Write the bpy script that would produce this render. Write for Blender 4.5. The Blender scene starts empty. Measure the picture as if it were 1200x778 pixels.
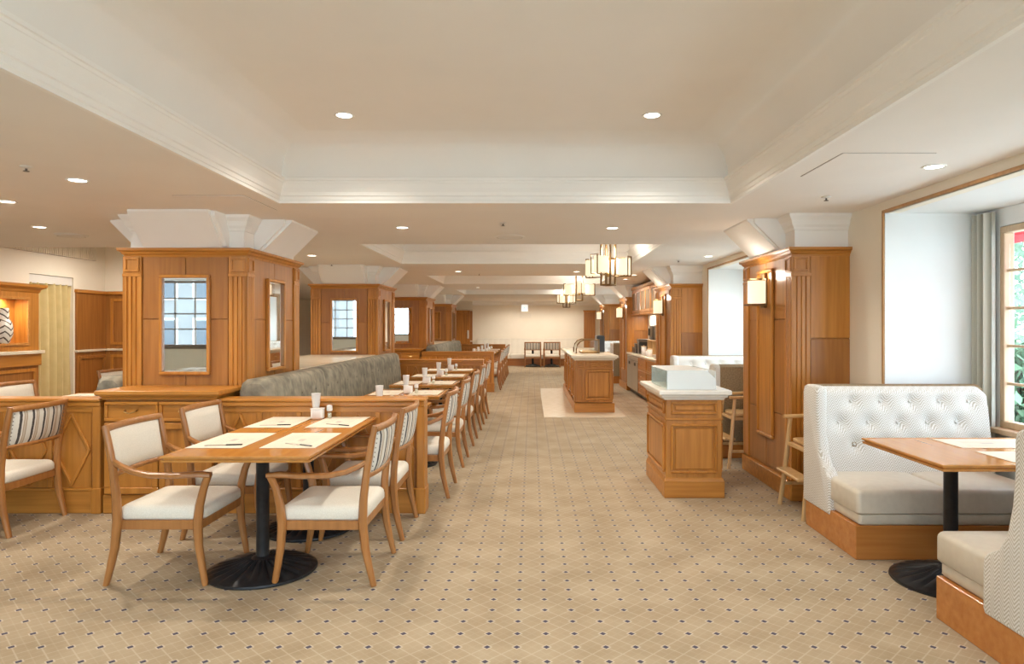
import bpy, bmesh, math, random
from mathutils import Vector, Matrix
random.seed(7)
PI = math.pi
S = bpy.context.scene
C = S.collection

# ------------------------------------------------------------------ camera
cam_d = bpy.data.cameras.new('camera'); cam = bpy.data.objects.new('camera', cam_d); C.objects.link(cam)
cam.location = (0, 0, 1.40); cam.rotation_euler = (PI/2, 0, 0)
cam_d.sensor_width = 36.0; cam_d.lens = 24.0
cam_d.shift_x = -23/1200; cam_d.shift_y = -7/1200
cam_d.clip_start = 0.05; cam_d.clip_end = 300
S.camera = cam
# ------------------------------------------------------------------ sky
W = bpy.data.worlds.new('sky'); S.world = W; W.use_nodes = True
bg = W.node_tree.nodes['Background']
bg.inputs['Color'].default_value = (0.68, 0.84, 1.0, 1)
bg.inputs['Strength'].default_value = 9.0
# ------------------------------------------------------------------ exposure
S.view_settings.view_transform = 'Standard'; S.view_settings.look = 'None'
S.view_settings.exposure = 0.08; S.view_settings.gamma = 1.0
S.view_settings.use_curve_mapping = False
S.cycles.max_bounces = 10; S.cycles.diffuse_bounces = 6; S.cycles.glossy_bounces = 4
S.cycles.transparent_max_bounces = 16; S.cycles.transmission_bounces = 6
S.cycles.sample_clamp_indirect = 6.0
S.cycles.caustics_reflective = False; S.cycles.caustics_refractive = False
LAMP_COL = (1.0, 0.91, 0.79)
LAMP_W = 57.0

def portal(loc, rot, sx, sy):
    d = bpy.data.lights.new('window_portal', 'AREA'); d.shape = 'RECTANGLE'; d.size = sx; d.size_y = sy
    d.cycles.is_portal = True
    o = bpy.data.objects.new('window_portal', d); C.objects.link(o); o.location = loc; o.rotation_euler = rot
for ya, yb in ((2.1, 4.9), (6.9, 9.8), (16.3, 19.2), (-1.9, 0.7)):
    portal((3.36, (ya+yb)/2, 1.4), (0, PI/2, 0), 1.5, yb-ya)
for xa, xb, za in ((-7.3, -4.9, 1.0), (-4.2, -1.8, .2), (-1.1, 1.3, .2), (1.45, 3.2, .2)):
    portal(((xa+xb)/2, -2.16, (za+2.27)/2), (PI/2, 0, 0), xb-xa, 2.27-za)

# ------------------------------------------------------------------ materials
MATS = {}
def new_mat(name):
    m = bpy.data.materials.new(name); m.use_nodes = True
    MATS[name] = m
    return m, m.node_tree.nodes, m.node_tree.links, m.node_tree.nodes['Principled BSDF']
def plain(name, col, rough=.5, metal=0.0, spec=.5, emit=None, es=0):
    m, n, l, b = new_mat(name)
    b.inputs['Base Color'].default_value = (*col, 1); b.inputs['Roughness'].default_value = rough
    b.inputs['Metallic'].default_value = metal; b.inputs['Specular IOR Level'].default_value = spec
    if emit: b.inputs['Emission Color'].default_value = (*emit, 1); b.inputs['Emission Strength'].default_value = es
    return m
def noisy(name, c1, c2, scale=(1, 1, 1), nscale=5, rough=.5, detail=4, bump=0, lo=.35, hi=.65, rand=0, spec=.5, c3=None):
    m, n, l, b = new_mat(name)
    tc = n.new('ShaderNodeTexCoord'); mp = n.new('ShaderNodeMapping'); mp.inputs['Scale'].default_value = scale
    nz = n.new('ShaderNodeTexNoise'); nz.inputs['Scale'].default_value = nscale; nz.inputs['Detail'].default_value = detail
    cr = n.new('ShaderNodeValToRGB')
    cr.color_ramp.elements[0].position = lo; cr.color_ramp.elements[0].color = (*c1, 1)
    cr.color_ramp.elements[1].position = hi; cr.color_ramp.elements[1].color = (*c2, 1)
    if c3: e = cr.color_ramp.elements.new((lo+hi)/2); e.color = (*c3, 1)
    l.new(tc.outputs['Object'], mp.inputs['Vector'])
    if rand:
        oi = n.new('ShaderNodeObjectInfo'); ad = n.new('ShaderNodeVectorMath'); ad.operation = 'ADD'
        ms = n.new('ShaderNodeMath'); ms.operation = 'MULTIPLY'; ms.inputs[1].default_value = rand
        l.new(oi.outputs['Random'], ms.inputs[0]); l.new(mp.outputs[0], ad.inputs[0]); l.new(ms.outputs[0], ad.inputs[1])
        l.new(ad.outputs[0], nz.inputs['Vector'])
    else: l.new(mp.outputs[0], nz.inputs['Vector'])
    l.new(nz.outputs['Fac'], cr.inputs[0]); l.new(cr.outputs[0], b.inputs['Base Color'])
    b.inputs['Roughness'].default_value = rough; b.inputs['Specular IOR Level'].default_value = spec
    if bump:
        bp = n.new('ShaderNodeBump'); bp.inputs['Strength'].default_value = bump; bp.inputs['Distance'].default_value = .01
        l.new(nz.outputs['Fac'], bp.inputs['Height']); l.new(bp.outputs[0], b.inputs['Normal'])
    return m
def wood(name, c1, c2, axis, rough=.32):
    sc = [16, 16, 16]; sc[axis] = .9
    return noisy(name, c1, c2, tuple(sc), 1.6, rough, 6, .02, .3, .72, rand=40)
WA, WB = (.39, .149, .021), (.57, .243, .044)
wood('wood_v', WA, WB, 2); wood('wood_x', WA, WB, 0); wood('wood_y', WA, WB, 1)
wood('wood_dark', (.28, .105, .021), (.41, .172, .040), 2); wood('wood_dark_x', (.28, .105, .021), (.41, .172, .040), 0)
wood('wood_base', (.32, .112, .022), (.43, .165, .038), 0)
wood('chair_wood', (.32, .130, .036), (.45, .198, .060), 2, .3)
wood('table_wood', (.50, .19, .030), (.62, .265, .048), 1, .14)
wood('table_edge', (.46, .20, .046), (.58, .27, .070), 1, .25)
wood('booth_wood', (.42, .155, .034), (.52, .215, .056), 0, .22)
wood('oak', (.52, .31, .125), (.64, .42, .20), 2, .35)
plain('groove', (.09, .035, .012), .6)
noisy('ceiling_paint', (.86, .83, .785), (.88, .85, .805), (1, 1, 1), 2, .85)
noisy('plaster', (.90, .88, .84), (.92, .90, .86), (1, 1, 1), 3, .8)
noisy('wall_cream', (.86, .80, .68), (.88, .82, .70), (1, 1, 1), 3, .85)
noisy('wall_white', (.84, .86, .86), (.86, .88, .88), (1, 1, 1), 3, .8)
noisy('stone', (.74, .65, .50), (.80, .71, .56), (1, 1, 1), 9, .22)
noisy('stone_pale', (.76, .72, .64), (.82, .78, .71), (1, 1, 1), 9, .25)
noisy('velvet', (.155, .140, .108), (.33, .295, .22), (4, 4, 3.2), 3, .8, 8, .08, .34, .68, rand=9, c3=(.235, .212, .160), spec=.3)
noisy('cream_fabric', (.74, .69, .59), (.82, .77, .67), (60, 60, 60), 3, .9, 3, .15)
noisy('taupe_fabric', (.22, .155, .085), (.32, .235, .135), (25, 25, 25), 3, .9, 3, .15)
noisy('leather', (.60, .54, .445), (.64, .58, .48), (8, 8, 8), 3, .38, 3, .05)
noisy('mat_paper', (.78, .71, .58), (.82, .75, .62), (3, 30, 3), 2, .7)
noisy('ceramic', (.84, .81, .78), (.87, .84, .81), (9, 9, 9), 2, .2)
noisy('iron', (.012, .012, .013), (.022, .022, .024), (9, 9, 9), 2, .32, spec=.3)
plain('black', (.012, .012, .012), .3)
plain('brass', (.55, .38, .16), .3, 1.0)
plain('bronze', (.22, .13, .055), .35, .9)
plain('steel', (.56, .53, .49), .3, 1.0)
plain('steel_dark', (.16, .14, .12), .35, .9)
plain('mirror', (.93, .93, .92), .02, 1.0)
plain('metal_white', (.80, .78, .74), .5)
plain('grey_line', (.36, .32, .28), .8)
plain('ink', (.22, .20, .22), .7)
noisy('trim_wood', (.42, .22, .085), (.52, .29, .12), (12, 12, 2), 3, .45)
noisy('trim_pale', (.62, .46, .30), (.70, .53, .36), (12, 12, 2), 3, .45)
noisy('curtain_gold', (.64, .52, .25), (.70, .57, .29), (2, 2, 2), 3, .85)
plain('lamp_disc', (1, 1, 1), .5, emit=(1, .93, .80), es=9)
plain('shade', (.85, .78, .62), .7, emit=(1, .84, .58), es=.78)
plain('red_awning', (.75, .035, .05), .6)
noisy('bark', (.10, .065, .04), (.19, .13, .08), (9, 9, 2), 4, .9)
noisy('leaf_a', (.06, .13, .07), (.17, .27, .15), (1, 1, 1), 3, .6)
noisy('leaf_b', (.15, .25, .17), (.33, .43, .31), (1, 1, 1), 3, .6)
noisy('grass', (.10, .20, .05), (.22, .34, .10), (1, 1, 1), 4, .9)
noisy('pale_bounce_ground', (.52, .51, .48), (.60, .59, .56), (1, 1, 1), 2, .9)
noisy('facade', (.15, .15, .15), (.19, .19, .185), (1, 1, 1), 1, .9)
noisy('facade_red', (.24, .08, .05), (.30, .11, .07), (1, 6, 1), 3, .8)
plain('window_dark', (.05, .065, .08), .1)
plain('cabinet_glass', (.17, .12, .06), .4)
noisy('muntin_brown', (.16, .10, .05), (.22, .14, .07), (9, 9, 3), 3, .5)

def glass(name, tint, gl):
    m, n, l, b = new_mat(name); n.remove(b)
    t = n.new('ShaderNodeBsdfTransparent'); t.inputs[0].default_value = (*tint, 1)
    g = n.new('ShaderNodeBsdfGlossy'); g.inputs['Roughness'].default_value = .02
    mx = n.new('ShaderNodeMixShader'); mx.inputs[0].default_value = gl
    l.new(t.outputs[0], mx.inputs[1]); l.new(g.outputs[0], mx.inputs[2]); l.new(mx.outputs[0], n['Material Output'].inputs[0])
glass('glass', (.97, .99, .98), .06)
glass('glass_case', (.95, .985, .97), .10)
def frosted():
    m, n, l, b = new_mat('frosted')
    b.inputs['Base Color'].default_value = (.88, .91, .91, 1); b.inputs['Roughness'].default_value = .25
    t = n.new('ShaderNodeBsdfTransparent'); t.inputs[0].default_value = (.93, .97, .96, 1)
    mx = n.new('ShaderNodeMixShader'); mx.inputs[0].default_value = .72
    l.new(t.outputs[0], mx.inputs[1]); l.new(b.outputs[0], mx.inputs[2]); l.new(mx.outputs[0], n['Material Output'].inputs[0])
frosted()

class NG:
    """tiny helper for math node chains"""
    def __init__(s, m): s.n = m.node_tree.nodes; s.l = m.node_tree.links
    def m(s, op, a, b=None, c=None):
        nd = s.n.new('ShaderNodeMath'); nd.operation = op
        for i, v in enumerate((a, b, c)):
            if v is None: continue
            if isinstance(v, (int, float)): nd.inputs[i].default_value = v
            else: s.l.new(v, nd.inputs[i])
        return nd.outputs[0]
    def mix(s, f, a, b):
        nd = s.n.new('ShaderNodeMix'); nd.data_type = 'RGBA'
        for sock, v in ((nd.inputs['Factor'], f), (nd.inputs['A'], a), (nd.inputs['B'], b)):
            if isinstance(v, tuple): sock.default_value = (*v, 1)
            elif isinstance(v, (int, float)): sock.default_value = v
            else: s.l.new(v, sock)
        return nd.outputs['Result']
    def xyz(s, out='Object'):
        tc = s.n.new('ShaderNodeTexCoord'); sp = s.n.new('ShaderNodeSeparateXYZ'); s.l.new(tc.outputs[out], sp.inputs[0])
        return sp.outputs[0], sp.outputs[1], sp.outputs[2], tc.outputs[out]
def carpet():
    m, n, l, b = new_mat('carpet'); g = NG(m)
    x, y, z, vec = g.xyz()
    s = .1297
    u = g.m('DIVIDE', g.m('ADD', x, .0647+s*.5), s); v = g.m('DIVIDE', g.m('SUBTRACT', y, 2.848-s*.5), s)
    fu = g.m('SUBTRACT', g.m('FRACT', u), .5); fv = g.m('SUBTRACT', g.m('FRACT', v), .5)
    au = g.m('ABSOLUTE', fu); av = g.m('ABSOLUTE', fv)
    d = g.m('ADD', au, av)                       # diamond distance from the dot
    dot = g.m('LESS_THAN', d, .12)
    halo = g.m('LESS_THAN', d, .19)
    # fine light diagonal lattice through the dots
    p = g.m('ABSOLUTE', g.m('SUBTRACT', g.m('FRACT', g.m('ADD', g.m('MULTIPLY', g.m('ADD', u, v), 1.0), .5)), .5))
    q = g.m('ABSOLUTE', g.m('SUBTRACT', g.m('FRACT', g.m('ADD', g.m('MULTIPLY', g.m('SUBTRACT', u, v), 1.0), .5)), .5))
    line = g.m('LESS_THAN', g.m('MINIMUM', p, q), .035)
    p2 = g.m('ABSOLUTE', g.m('SUBTRACT', g.m('FRACT', g.m('ADD', u, v)), .5))
    q2 = g.m('ABSOLUTE', g.m('SUBTRACT', g.m('FRACT', g.m('SUBTRACT', u, v)), .5))
    line2 = g.m('LESS_THAN', g.m('MINIMUM', p2, q2), .03)
    nz = n.new('ShaderNodeTexNoise'); nz.inputs['Scale'].default_value = 3.2; nz.inputs['Detail'].default_value = 5; l.new(vec, nz.inputs['Vector'])
    nf = n.new('ShaderNodeTexNoise'); nf.inputs['Scale'].default_value = 160; l.new(vec, nf.inputs['Vector'])
    base = g.mix(g.m('MULTIPLY', g.m('SUBTRACT', nz.outputs['Fac'], .3), 2.2), (.34, .26, .165), (.475, .385, .268))
    base = g.mix(g.m('MULTIPLY', nf.outputs['Fac'], .22), base, (.34, .255, .17))
    c = g.mix(g.m('MULTIPLY', line, .34), base, (.60, .52, .41))
    c = g.mix(g.m('MULTIPLY', line2, .12), c, (.60, .52, .41))
    c = g.mix(g.m('MULTIPLY', halo, .45), c, (.62, .55, .46))
    c = g.mix(dot, c, (.085, .075, .105))
    l.new(c, b.inputs['Base Color']); b.inputs['Roughness'].default_value = .95; b.inputs['Specular IOR Level'].default_value = .15
    bp = n.new('ShaderNodeBump'); bp.inputs['Strength'].default_value = .25; bp.inputs['Distance'].default_value = .004
    l.new(nf.outputs['Fac'], bp.inputs['Height']); l.new(bp.outputs[0], b.inputs['Normal'])
carpet()
def stripes():
    m, n, l, b = new_mat('stripe_fabric'); g = NG(m)
    x, y, z, vec = g.xyz()
    nz = n.new('ShaderNodeTexNoise'); nz.inputs['Scale'].default_value = 26; l.new(vec, nz.inputs['Vector'])
    t = g.m('FRACT', g.m('DIVIDE', g.m('ADD', g.m('ADD', y, 1.0), g.m('MULTIPLY', nz.outputs['Fac'], .008)), .098))
    cr = n.new('ShaderNodeValToRGB'); cr.color_ramp.interpolation = 'CONSTANT'
    e = cr.color_ramp.elements; W_, D_, T_ = (.72, .69, .62), (.065, .058, .055), (.42, .33, .23)
    e[0].position = 0; e[0].color = (*W_, 1); e[1].position = .2; e[1].color = (*D_, 1)
    for p_, c_ in ((.40, W_), (.53, T_), (.60, (.58, .50, .40)), (.72, T_), (.80, W_)):
        k = e.new(p_); k.color = (*c_, 1)
    l.new(t, cr.inputs[0]); l.new(cr.outputs[0], b.inputs['Base Color']); b.inputs['Roughness'].default_value = .9
stripes()
def herring():
    m, n, l, b = new_mat('herringbone'); g = NG(m)
    x, y, z, vec = g.xyz()
    xx = g.m('ADD', x, g.m('MULTIPLY', y, .9))
    zig = g.m('ABSOLUTE', g.m('SUBTRACT', g.m('FRACT', g.m('DIVIDE', xx, .052)), .5))
    t = g.m('FRACT', g.m('DIVIDE', g.m('ADD', z, g.m('MULTIPLY', zig, .066)), .017))
    k = g.m('GREATER_THAN', t, .52)
    c = g.mix(k, (.80, .79, .765), (.52, .485, .42))
    l.new(c, b.inputs['Base Color']); b.inputs['Roughness'].default_value = .9
    bp = n.new('ShaderNodeBump'); bp.inputs['Strength'].default_value = .3; bp.inputs['Distance'].default_value = .003; bp.invert = True
    l.new(k, bp.inputs['Height']); l.new(bp.outputs[0], b.inputs['Normal'])
herring()
def vase_mat():
    m, n, l, b = new_mat('vase_glaze'); g = NG(m)
    x, y, z, vec = g.xyz()
    zig = g.m('ABSOLUTE', g.m('SUBTRACT', g.m('FRACT', g.m('DIVIDE', y, .16)), .5))
    t = g.m('FRACT', g.m('DIVIDE', g.m('ADD', z, g.m('MULTIPLY', zig, .14)), .085))
    c = g.mix(g.m('LESS_THAN', t, .26), (.80, .76, .68), (.10, .08, .06))
    l.new(c, b.inputs['Base Color']); b.inputs['Roughness'].default_value = .25
vase_mat()
def drape():
    m, n, l, b = new_mat('drape_stripe'); g = NG(m)
    x, y, z, vec = g.xyz()
    cr = n.new('ShaderNodeValToRGB'); cr.color_ramp.interpolation = 'EASE'
    l.new(g.m('FRACT', g.m('DIVIDE', y, .075)), cr.inputs[0])
    e = cr.color_ramp.elements; e[0].color = (.62, .62, .56, 1); e[1].color = (.30, .28, .22, 1)
    k = e.new(.35); k.color = (.44, .43, .36, 1); k = e.new(.6); k.color = (.68, .68, .62, 1)
    l.new(cr.outputs[0], b.inputs['Base Color']); b.inputs['Roughness'].default_value = .9
drape()

# ------------------------------------------------------------------ mesh helpers
class MB:
    def __init__(s, M=None): s.v = []; s.f = []; s.M = M or Matrix()
    def pts(s, ps):
        i = len(s.v); s.v += [tuple(s.M @ Vector(p)) for p in ps]; return i
    def box(s, x0, x1, y0, y1, z0, z1, b=0):
        b = min(b, abs(x1-x0)*.45, abs(y1-y0)*.45, abs(z1-z0)*.45)
        if b <= 0:
            i = s.pts([(x, y, z) for z in (z0, z1) for y in (y0, y1) for x in (x0, x1)])
            s.f += [tuple(i+k for k in q) for q in ((0, 2, 3, 1), (4, 5, 7, 6), (0, 1, 5, 4), (2, 6, 7, 3), (0, 4, 6, 2), (1, 3, 7, 5))]
            return s
        lo = (x0, y0, z0); hi = (x1, y1, z1); P = []; idx = {}
        for cx in (0, 1):
            for cy in (0, 1):
                for cz in (0, 1):
                    c = (cx, cy, cz)
                    for a in range(3):
                        p = []
                        for k in range(3):
                            e = hi[k] if c[k] else lo[k]
                            if k != a: e += -b if c[k] else b
                            p.append(e)
                        idx[(c, a)] = len(P); P.append(p)
        i = s.pts(P)
        F = []
        for a in range(3):
            o = [k for k in range(3) if k != a]
            for sd in (0, 1):
                q = []
                for (p, r) in ((0, 0), (1, 0), (1, 1), (0, 1)):
                    c = [0, 0, 0]; c[a] = sd; c[o[0]] = p; c[o[1]] = r; q.append(idx[(tuple(c), a)])
                F.append(q)
            for p in (0, 1):
                for r in (0, 1):
                    c0 = [0, 0, 0]; c0[o[0]] = p; c0[o[1]] = r; c1 = list(c0); c1[a] = 1
                    c0 = tuple(c0); c1 = tuple(c1)
                    F.append([idx[(c0, o[0])], idx[(c1, o[0])], idx[(c1, o[1])], idx[(c0, o[1])]])
        for cx in (0, 1):
            for cy in (0, 1):
                for cz in (0, 1):
                    F.append([idx[((cx, cy, cz), a)] for a in range(3)])
        s.f += [tuple(i+k for k in q) for q in F]
        return s
    def prism(s, poly, a0, a1, axis=2):
        n = len(poly)
        def mk(p, a):
            if axis == 2: return (p[0], p[1], a)
            if axis == 0: return (a, p[0], p[1])
            return (p[0], a, p[1])
        i = s.pts([mk(p, a0) for p in poly]+[mk(p, a1) for p in poly])
        s.f.append(tuple(i+k for k in range(n))); s.f.append(tuple(i+n+k for k in range(n)))
        for k in range(n): s.f.append((i+k, i+(k+1) % n, i+n+(k+1) % n, i+n+k))
        return s
    def rings(s, rs, cap=True, closed=True):
        n = len(rs[0]); base = [s.pts(r) for r in rs]
        for a, b in zip(base, base[1:]):
            for k in range(n if closed else n-1):
                s.f.append((a+k, a+(k+1) % n, b+(k+1) % n, b+k))
        if cap:
            s.f.append(tuple(base[0]+k for k in range(n))); s.f.append(tuple(base[-1]+k for k in range(n)))
        return s
    def lathe(s, prof, n=20, c=(0, 0), flute=None, cap=True):
        rs = []
        for r, z in prof:
            rs.append([(c[0]+r*math.cos(2*PI*k/n), c[1]+r*math.sin(2*PI*k/n), z+(flute(r, k) if flute else 0)) for k in range(n)])
        return s.rings(rs, cap=cap)
    def tube(s, path, rad, n=8):
        path = [Vector(p) for p in path]; rs = []
        for i, p in enumerate(path):
            t = (path[min(i+1, len(path)-1)]-path[max(i-1, 0)]).normalized()
            up = Vector((0, 0, 1)) if abs(t.z) < .9 else Vector((1, 0, 0))
            a = t.cross(up).normalized(); b = t.cross(a)
            r = rad[i] if isinstance(rad, (list, tuple)) else rad
            rs.append([p+a*r*math.cos(2*PI*k/n)+b*r*math.sin(2*PI*k/n) for k in range(n)])
        return s.rings(rs)
    def bar(s, path, w, h, side=(0, 1, 0), ch=.25):
        """rectangular section swept along path; w across 'side', h across the other way; chamfered corners"""
        path = [Vector(p) for p in path]; sd = Vector(side).normalized(); rs = []
        for i, p in enumerate(path):
            t = (path[min(i+1, len(path)-1)]-path[max(i-1, 0)]).normalized()
            nn = t.cross(sd).normalized(); s2 = nn.cross(t).normalized()
            ww = (w[i] if isinstance(w, (list, tuple)) else w)/2; hh = (h[i] if isinstance(h, (list, tuple)) else h)/2
            c = ch*min(ww, hh)*2
            sec = [(ww-c, hh), (ww, hh-c), (ww, -hh+c), (ww-c, -hh), (-ww+c, -hh), (-ww, -hh+c), (-ww, hh-c), (-ww+c, hh)]
            rs.append([p+s2*a+nn*b for a, b in sec])
        return s.rings(rs)
    def loop(s, x0, x1, y0, y1, prof, cap=False):
        """profile (outward offset, z) mitred round a rectangle"""
        return s.rings([[(x0-o, y0-o, z), (x1+o, y0-o, z), (x1+o, y1+o, z), (x0-o, y1+o, z)] for o, z in prof], cap=cap)
    def cushion(s, x0, x1, y0, y1, z0, z1, r=.03, dome=.0, cr=.03, flat=False):
        def plan(ins):
            out = []; c = max(cr-ins*.5, .004)
            ax0, ax1, ay0, ay1 = x0+ins, x1-ins, y0+ins, y1-ins
            c = min(c, (ax1-ax0)*.49, (ay1-ay0)*.49)
            for (px, py, a) in ((ax1-c, ay1-c, 0), (ax0+c, ay1-c, 90), (ax0+c, ay0+c, 180), (ax1-c, ay0+c, 270)):
                for k in range(4):
                    t = math.radians(a+k*30); out.append((px+c*math.cos(t), py+c*math.sin(t)))
            return out
        rs = []
        def add(ins, z): rs.append([(p[0], p[1], z) for p in plan(ins)])
        add(.012, z0); add(0, z0+.012); zr = z1-dome-r
        for k in range(5):
            t = k/4*PI/2; add(r*(1-math.cos(t)), zr+r*math.sin(t))
        m = min(x1-x0, y1-y0)/2
        for k in (1, 2, 3):
            ins = r+(m-r)*k/3.4; q = k/3.4; add(ins, zr+r+dome*(1-(1-q)**2))
        return s.rings(rs)
    def quad(s, *p):
        i = s.pts(p); s.f.append(tuple(range(i, i+len(p)))); return s
    def grid(s, fn, nu, nv):
        i = s.pts([fn(a/nu, b/nv) for b in range(nv+1) for a in range(nu+1)])
        for b in range(nv):
            for a in range(nu):
                k = i+b*(nu+1)+a; s.f.append((k, k+1, k+nu+2, k+nu+1))
        return s
    def mesh(s, name, m, smooth=False):
        me = bpy.data.meshes.new(name); me.from_pydata(s.v, [], s.f)
        bm = bmesh.new(); bm.from_mesh(me)
        bmesh.ops.recalc_face_normals(bm, faces=bm.faces)
        bm.to_mesh(me); bm.free()
        me.materials.append(MATS[m])
        if smooth:
            me.polygons.foreach_set('use_smooth', [True]*len(me.polygons))
            try: me.set_sharp_from_angle(angle=math.radians(45))
            except Exception: pass
        return me
    def build(s, name, m, parent=None, smooth=False, loc=None, rz=0):
        o = bpy.data.objects.new(name, s.mesh(name, m, smooth)); C.objects.link(o)
        if parent: o.parent = parent
        if loc: o.location = loc
        if rz: o.rotation_euler = (0, 0, rz)
        return o
def inst(name, me, parent, loc=(0, 0, 0), rot=(0, 0, 0), sc=(1, 1, 1)):
    o = bpy.data.objects.new(name, me); C.objects.link(o); o.parent = parent
    o.location = loc; o.rotation_euler = rot; o.scale = sc
    return o
def tag(o, label, cat, group=None):
    o['label'] = label; o['category'] = cat
    if group: o['group'] = group
    return o
def thing(name, label, cat, loc=(0, 0, 0), rz=0, group=None):
    o = bpy.data.objects.new(name, None); C.objects.link(o); o.location = loc; o.rotation_euler = (0, 0, rz)
    o.empty_display_size = .1
    return tag(o, label, cat, group)
def struct(o): o['kind'] = 'structure'; return o
def dup(root, loc, rz=0, label=None, group=None):
    r = root.copy(); C.objects.link(r); r.location = loc; r.rotation_euler = (0, 0, rz)
    if label: r['label'] = label
    if group: r['group'] = group
    for ch in list(root.children):
        c = ch.copy(); C.objects.link(c); c.parent = r
        for g in ch.children:
            d = g.copy(); C.objects.link(d); d.parent = c
    return r
ORD = ['first', 'second', 'third', 'fourth', 'fifth', 'sixth', 'seventh', 'eighth']
def fr(M, ox, oy, ang):   # frame of a wall face: u along, outward is local -y
    return Matrix.Translation((ox, oy, 0)) @ Matrix.Rotation(ang, 4, 'Z')
def frame_bars(mb, u0, u1, z0, z1, w, y0, y1, b=.003):
    mb.box(u0, u1, y0, y1, z0, z0+w, b); mb.box(u0, u1, y0, y1, z1-w, z1, b)
    mb.box(u0, u0+w, y0, y1, z0+w, z1-w, b); mb.box(u1-w, u1, y0, y1, z0+w, z1-w, b)
    return mb
# ================================================================== STRUCTURE
H = 2.30
XL, XR, YB, YF = -7.8, 2.55, -2.0, 24.5
struct(MB().box(XL-.1, 3.35, YB-.1, YF+.1, -.12, 0).build('floor', 'carpet'))
struct(MB().box(.19, 1.45, 10.45, 15.3, .0, .006).build('floor_stone', 'stone'))
COF = [(-1.85, 1.46, -1.3, 5.0), (-1.88, 1.44, 7.5, 9.86), (-1.88, 1.44, 12.2, 14.55), (-1.88, 1.44, 16.9, 19.25)]
HIGH = (XL, -4.3, 7.8, 12.5)
def holed(name, x0, x1, y0, y1, z, holes, m):
    xs = sorted({x0, x1, *[h[0] for h in holes], *[h[1] for h in holes]}); ys = sorted({y0, y1, *[h[2] for h in holes], *[h[3] for h in holes]})
    mb = MB()
    for a, b in zip(xs, xs[1:]):
        for c, d in zip(ys, ys[1:]):
            mx, my = (a+b)/2, (c+d)/2
            if any(h[0] < mx < h[1] and h[2] < my < h[3] for h in holes): continue
            mb.box(a, b, c, d, z, z+.03)
    return struct(mb.build(name, m))
ceil = holed('ceiling', XL, XR+.1, YB, YF, H, COF+[HIGH], 'ceiling_paint')
for i, (a, b, c, d) in enumerate(COF):
    crown = [(.02, 2.2985), (-.004, 2.2985), (-.004, 2.318), (-.010, 2.322), (-.014, 2.345), (-.022, 2.350), (-.026, 2.375), (-.040, 2.405), (-.050, 2.435), (-.054, 2.438), (-.058, 2.452), (-.066, 2.455), (-.068, 2.472), (-.055, 2.478), (-.03, 2.478)]
    struct(MB().loop(a, b, c, d, crown).build('trim_%d' % (i+1), 'plaster'))
    cove = [(-.03, 2.478)]
    for k in range(9):
        t = k/8*PI/2; cove.append((-.03-.27*(1-math.cos(t)), 2.49+.26*math.sin(t)))
    mb = MB().loop(a, b, c, d, cove)
    mb.quad((a+.30, c+.30, 2.75), (b-.30, c+.30, 2.75), (b-.30, d-.30, 2.75), (a+.30, d-.30, 2.75))
    mb.build('coffer', 'ceiling_paint', ceil, smooth=True)
a, b, c, d = HIGH
mb = MB(); mb.box(a, b, c, d, 2.95, 3.0); mb.box(b, b+.05, c-.05, d, H+.03, 3.0); mb.box(a, b, c-.05, c, H+.03, 3.0); mb.box(-6.2, b+.05, d, d+.05, H, 3.0)
mb.build('ceiling_recess', 'ceiling_paint', ceil)
# far wall: cream field, timber wainscot on its left part
struct(MB().box(XL-.1, 3.35, YF, YF+.1, 0, 3.0).build('wall_far', 'wall_cream'))
struct(MB().loop(-2.12, XR, 24.0, YF+.3, [(-.5+.49, 2.20), (-.01+.02, 2.22), (.03, 2.26), (.06, 2.28), (.06, 2.30)]).build('trim_6', 'plaster')) if False else None
mb = MB(); mb.prism([(YF, 2.14), (YF-.015, 2.14), (YF-.02, 2.18), (YF-.05, 2.21), (YF-.09, 2.26), (YF-.10, 2.30), (YF, 2.30)], -2.12, XR, 0)
struct(mb.build('trim_6', 'plaster'))
# wainscot panels of the far wall
wf = struct(MB().box(XL, -2.12, YF-.05, YF, 0, 1.98).build('wainscot_far', 'wood_dark'))
mb = MB(); mb.box(XL, -2.10, YF-.09, YF-.05, .84, .88, .006); mb.box(XL, -2.10, YF-.09, YF-.05, 1.94, 2.0, .008); mb.build('chair_rail', 'stone', wf)
x = XL+.1
while x < -3.2:
    frame_bars(MB(), x, x+.75, .98, 1.86, .05, YF-.07, YF-.05).build('panel_moulding', 'wood_v', wf)
    frame_bars(MB(), x, x+.75, .18, .76, .05, YF-.07, YF-.05).build('panel_moulding', 'wood_v', wf)
    x += .85
dr = thing('service_door', 'tall orange wooden panelled door at the far end left of the cream wall', 'door', (-2.70, YF-.05, 0)); struct(dr)
MB().box(-.50, .50, -.05, 0, 0, 1.96, .004).build('door_leaf', 'wood_v', dr)
frame_bars(MB(), -.42, -.02, .75, 1.86, .05, -.07, -.05).build('door_panel', 'wood_v', dr)
frame_bars(MB(), .02, .42, .75, 1.86, .05, -.07, -.05).build('door_panel', 'wood_v', dr)
frame_bars(MB(), -.42, .42, .10, .68, .05, -.07, -.05).build('door_panel', 'wood_v', dr)
MB().box(.40, .46, -.085, -.05, .95, 1.25, .01).build('push_plate', 'stone_pale', dr)
dr.name = 'door_1'
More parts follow.
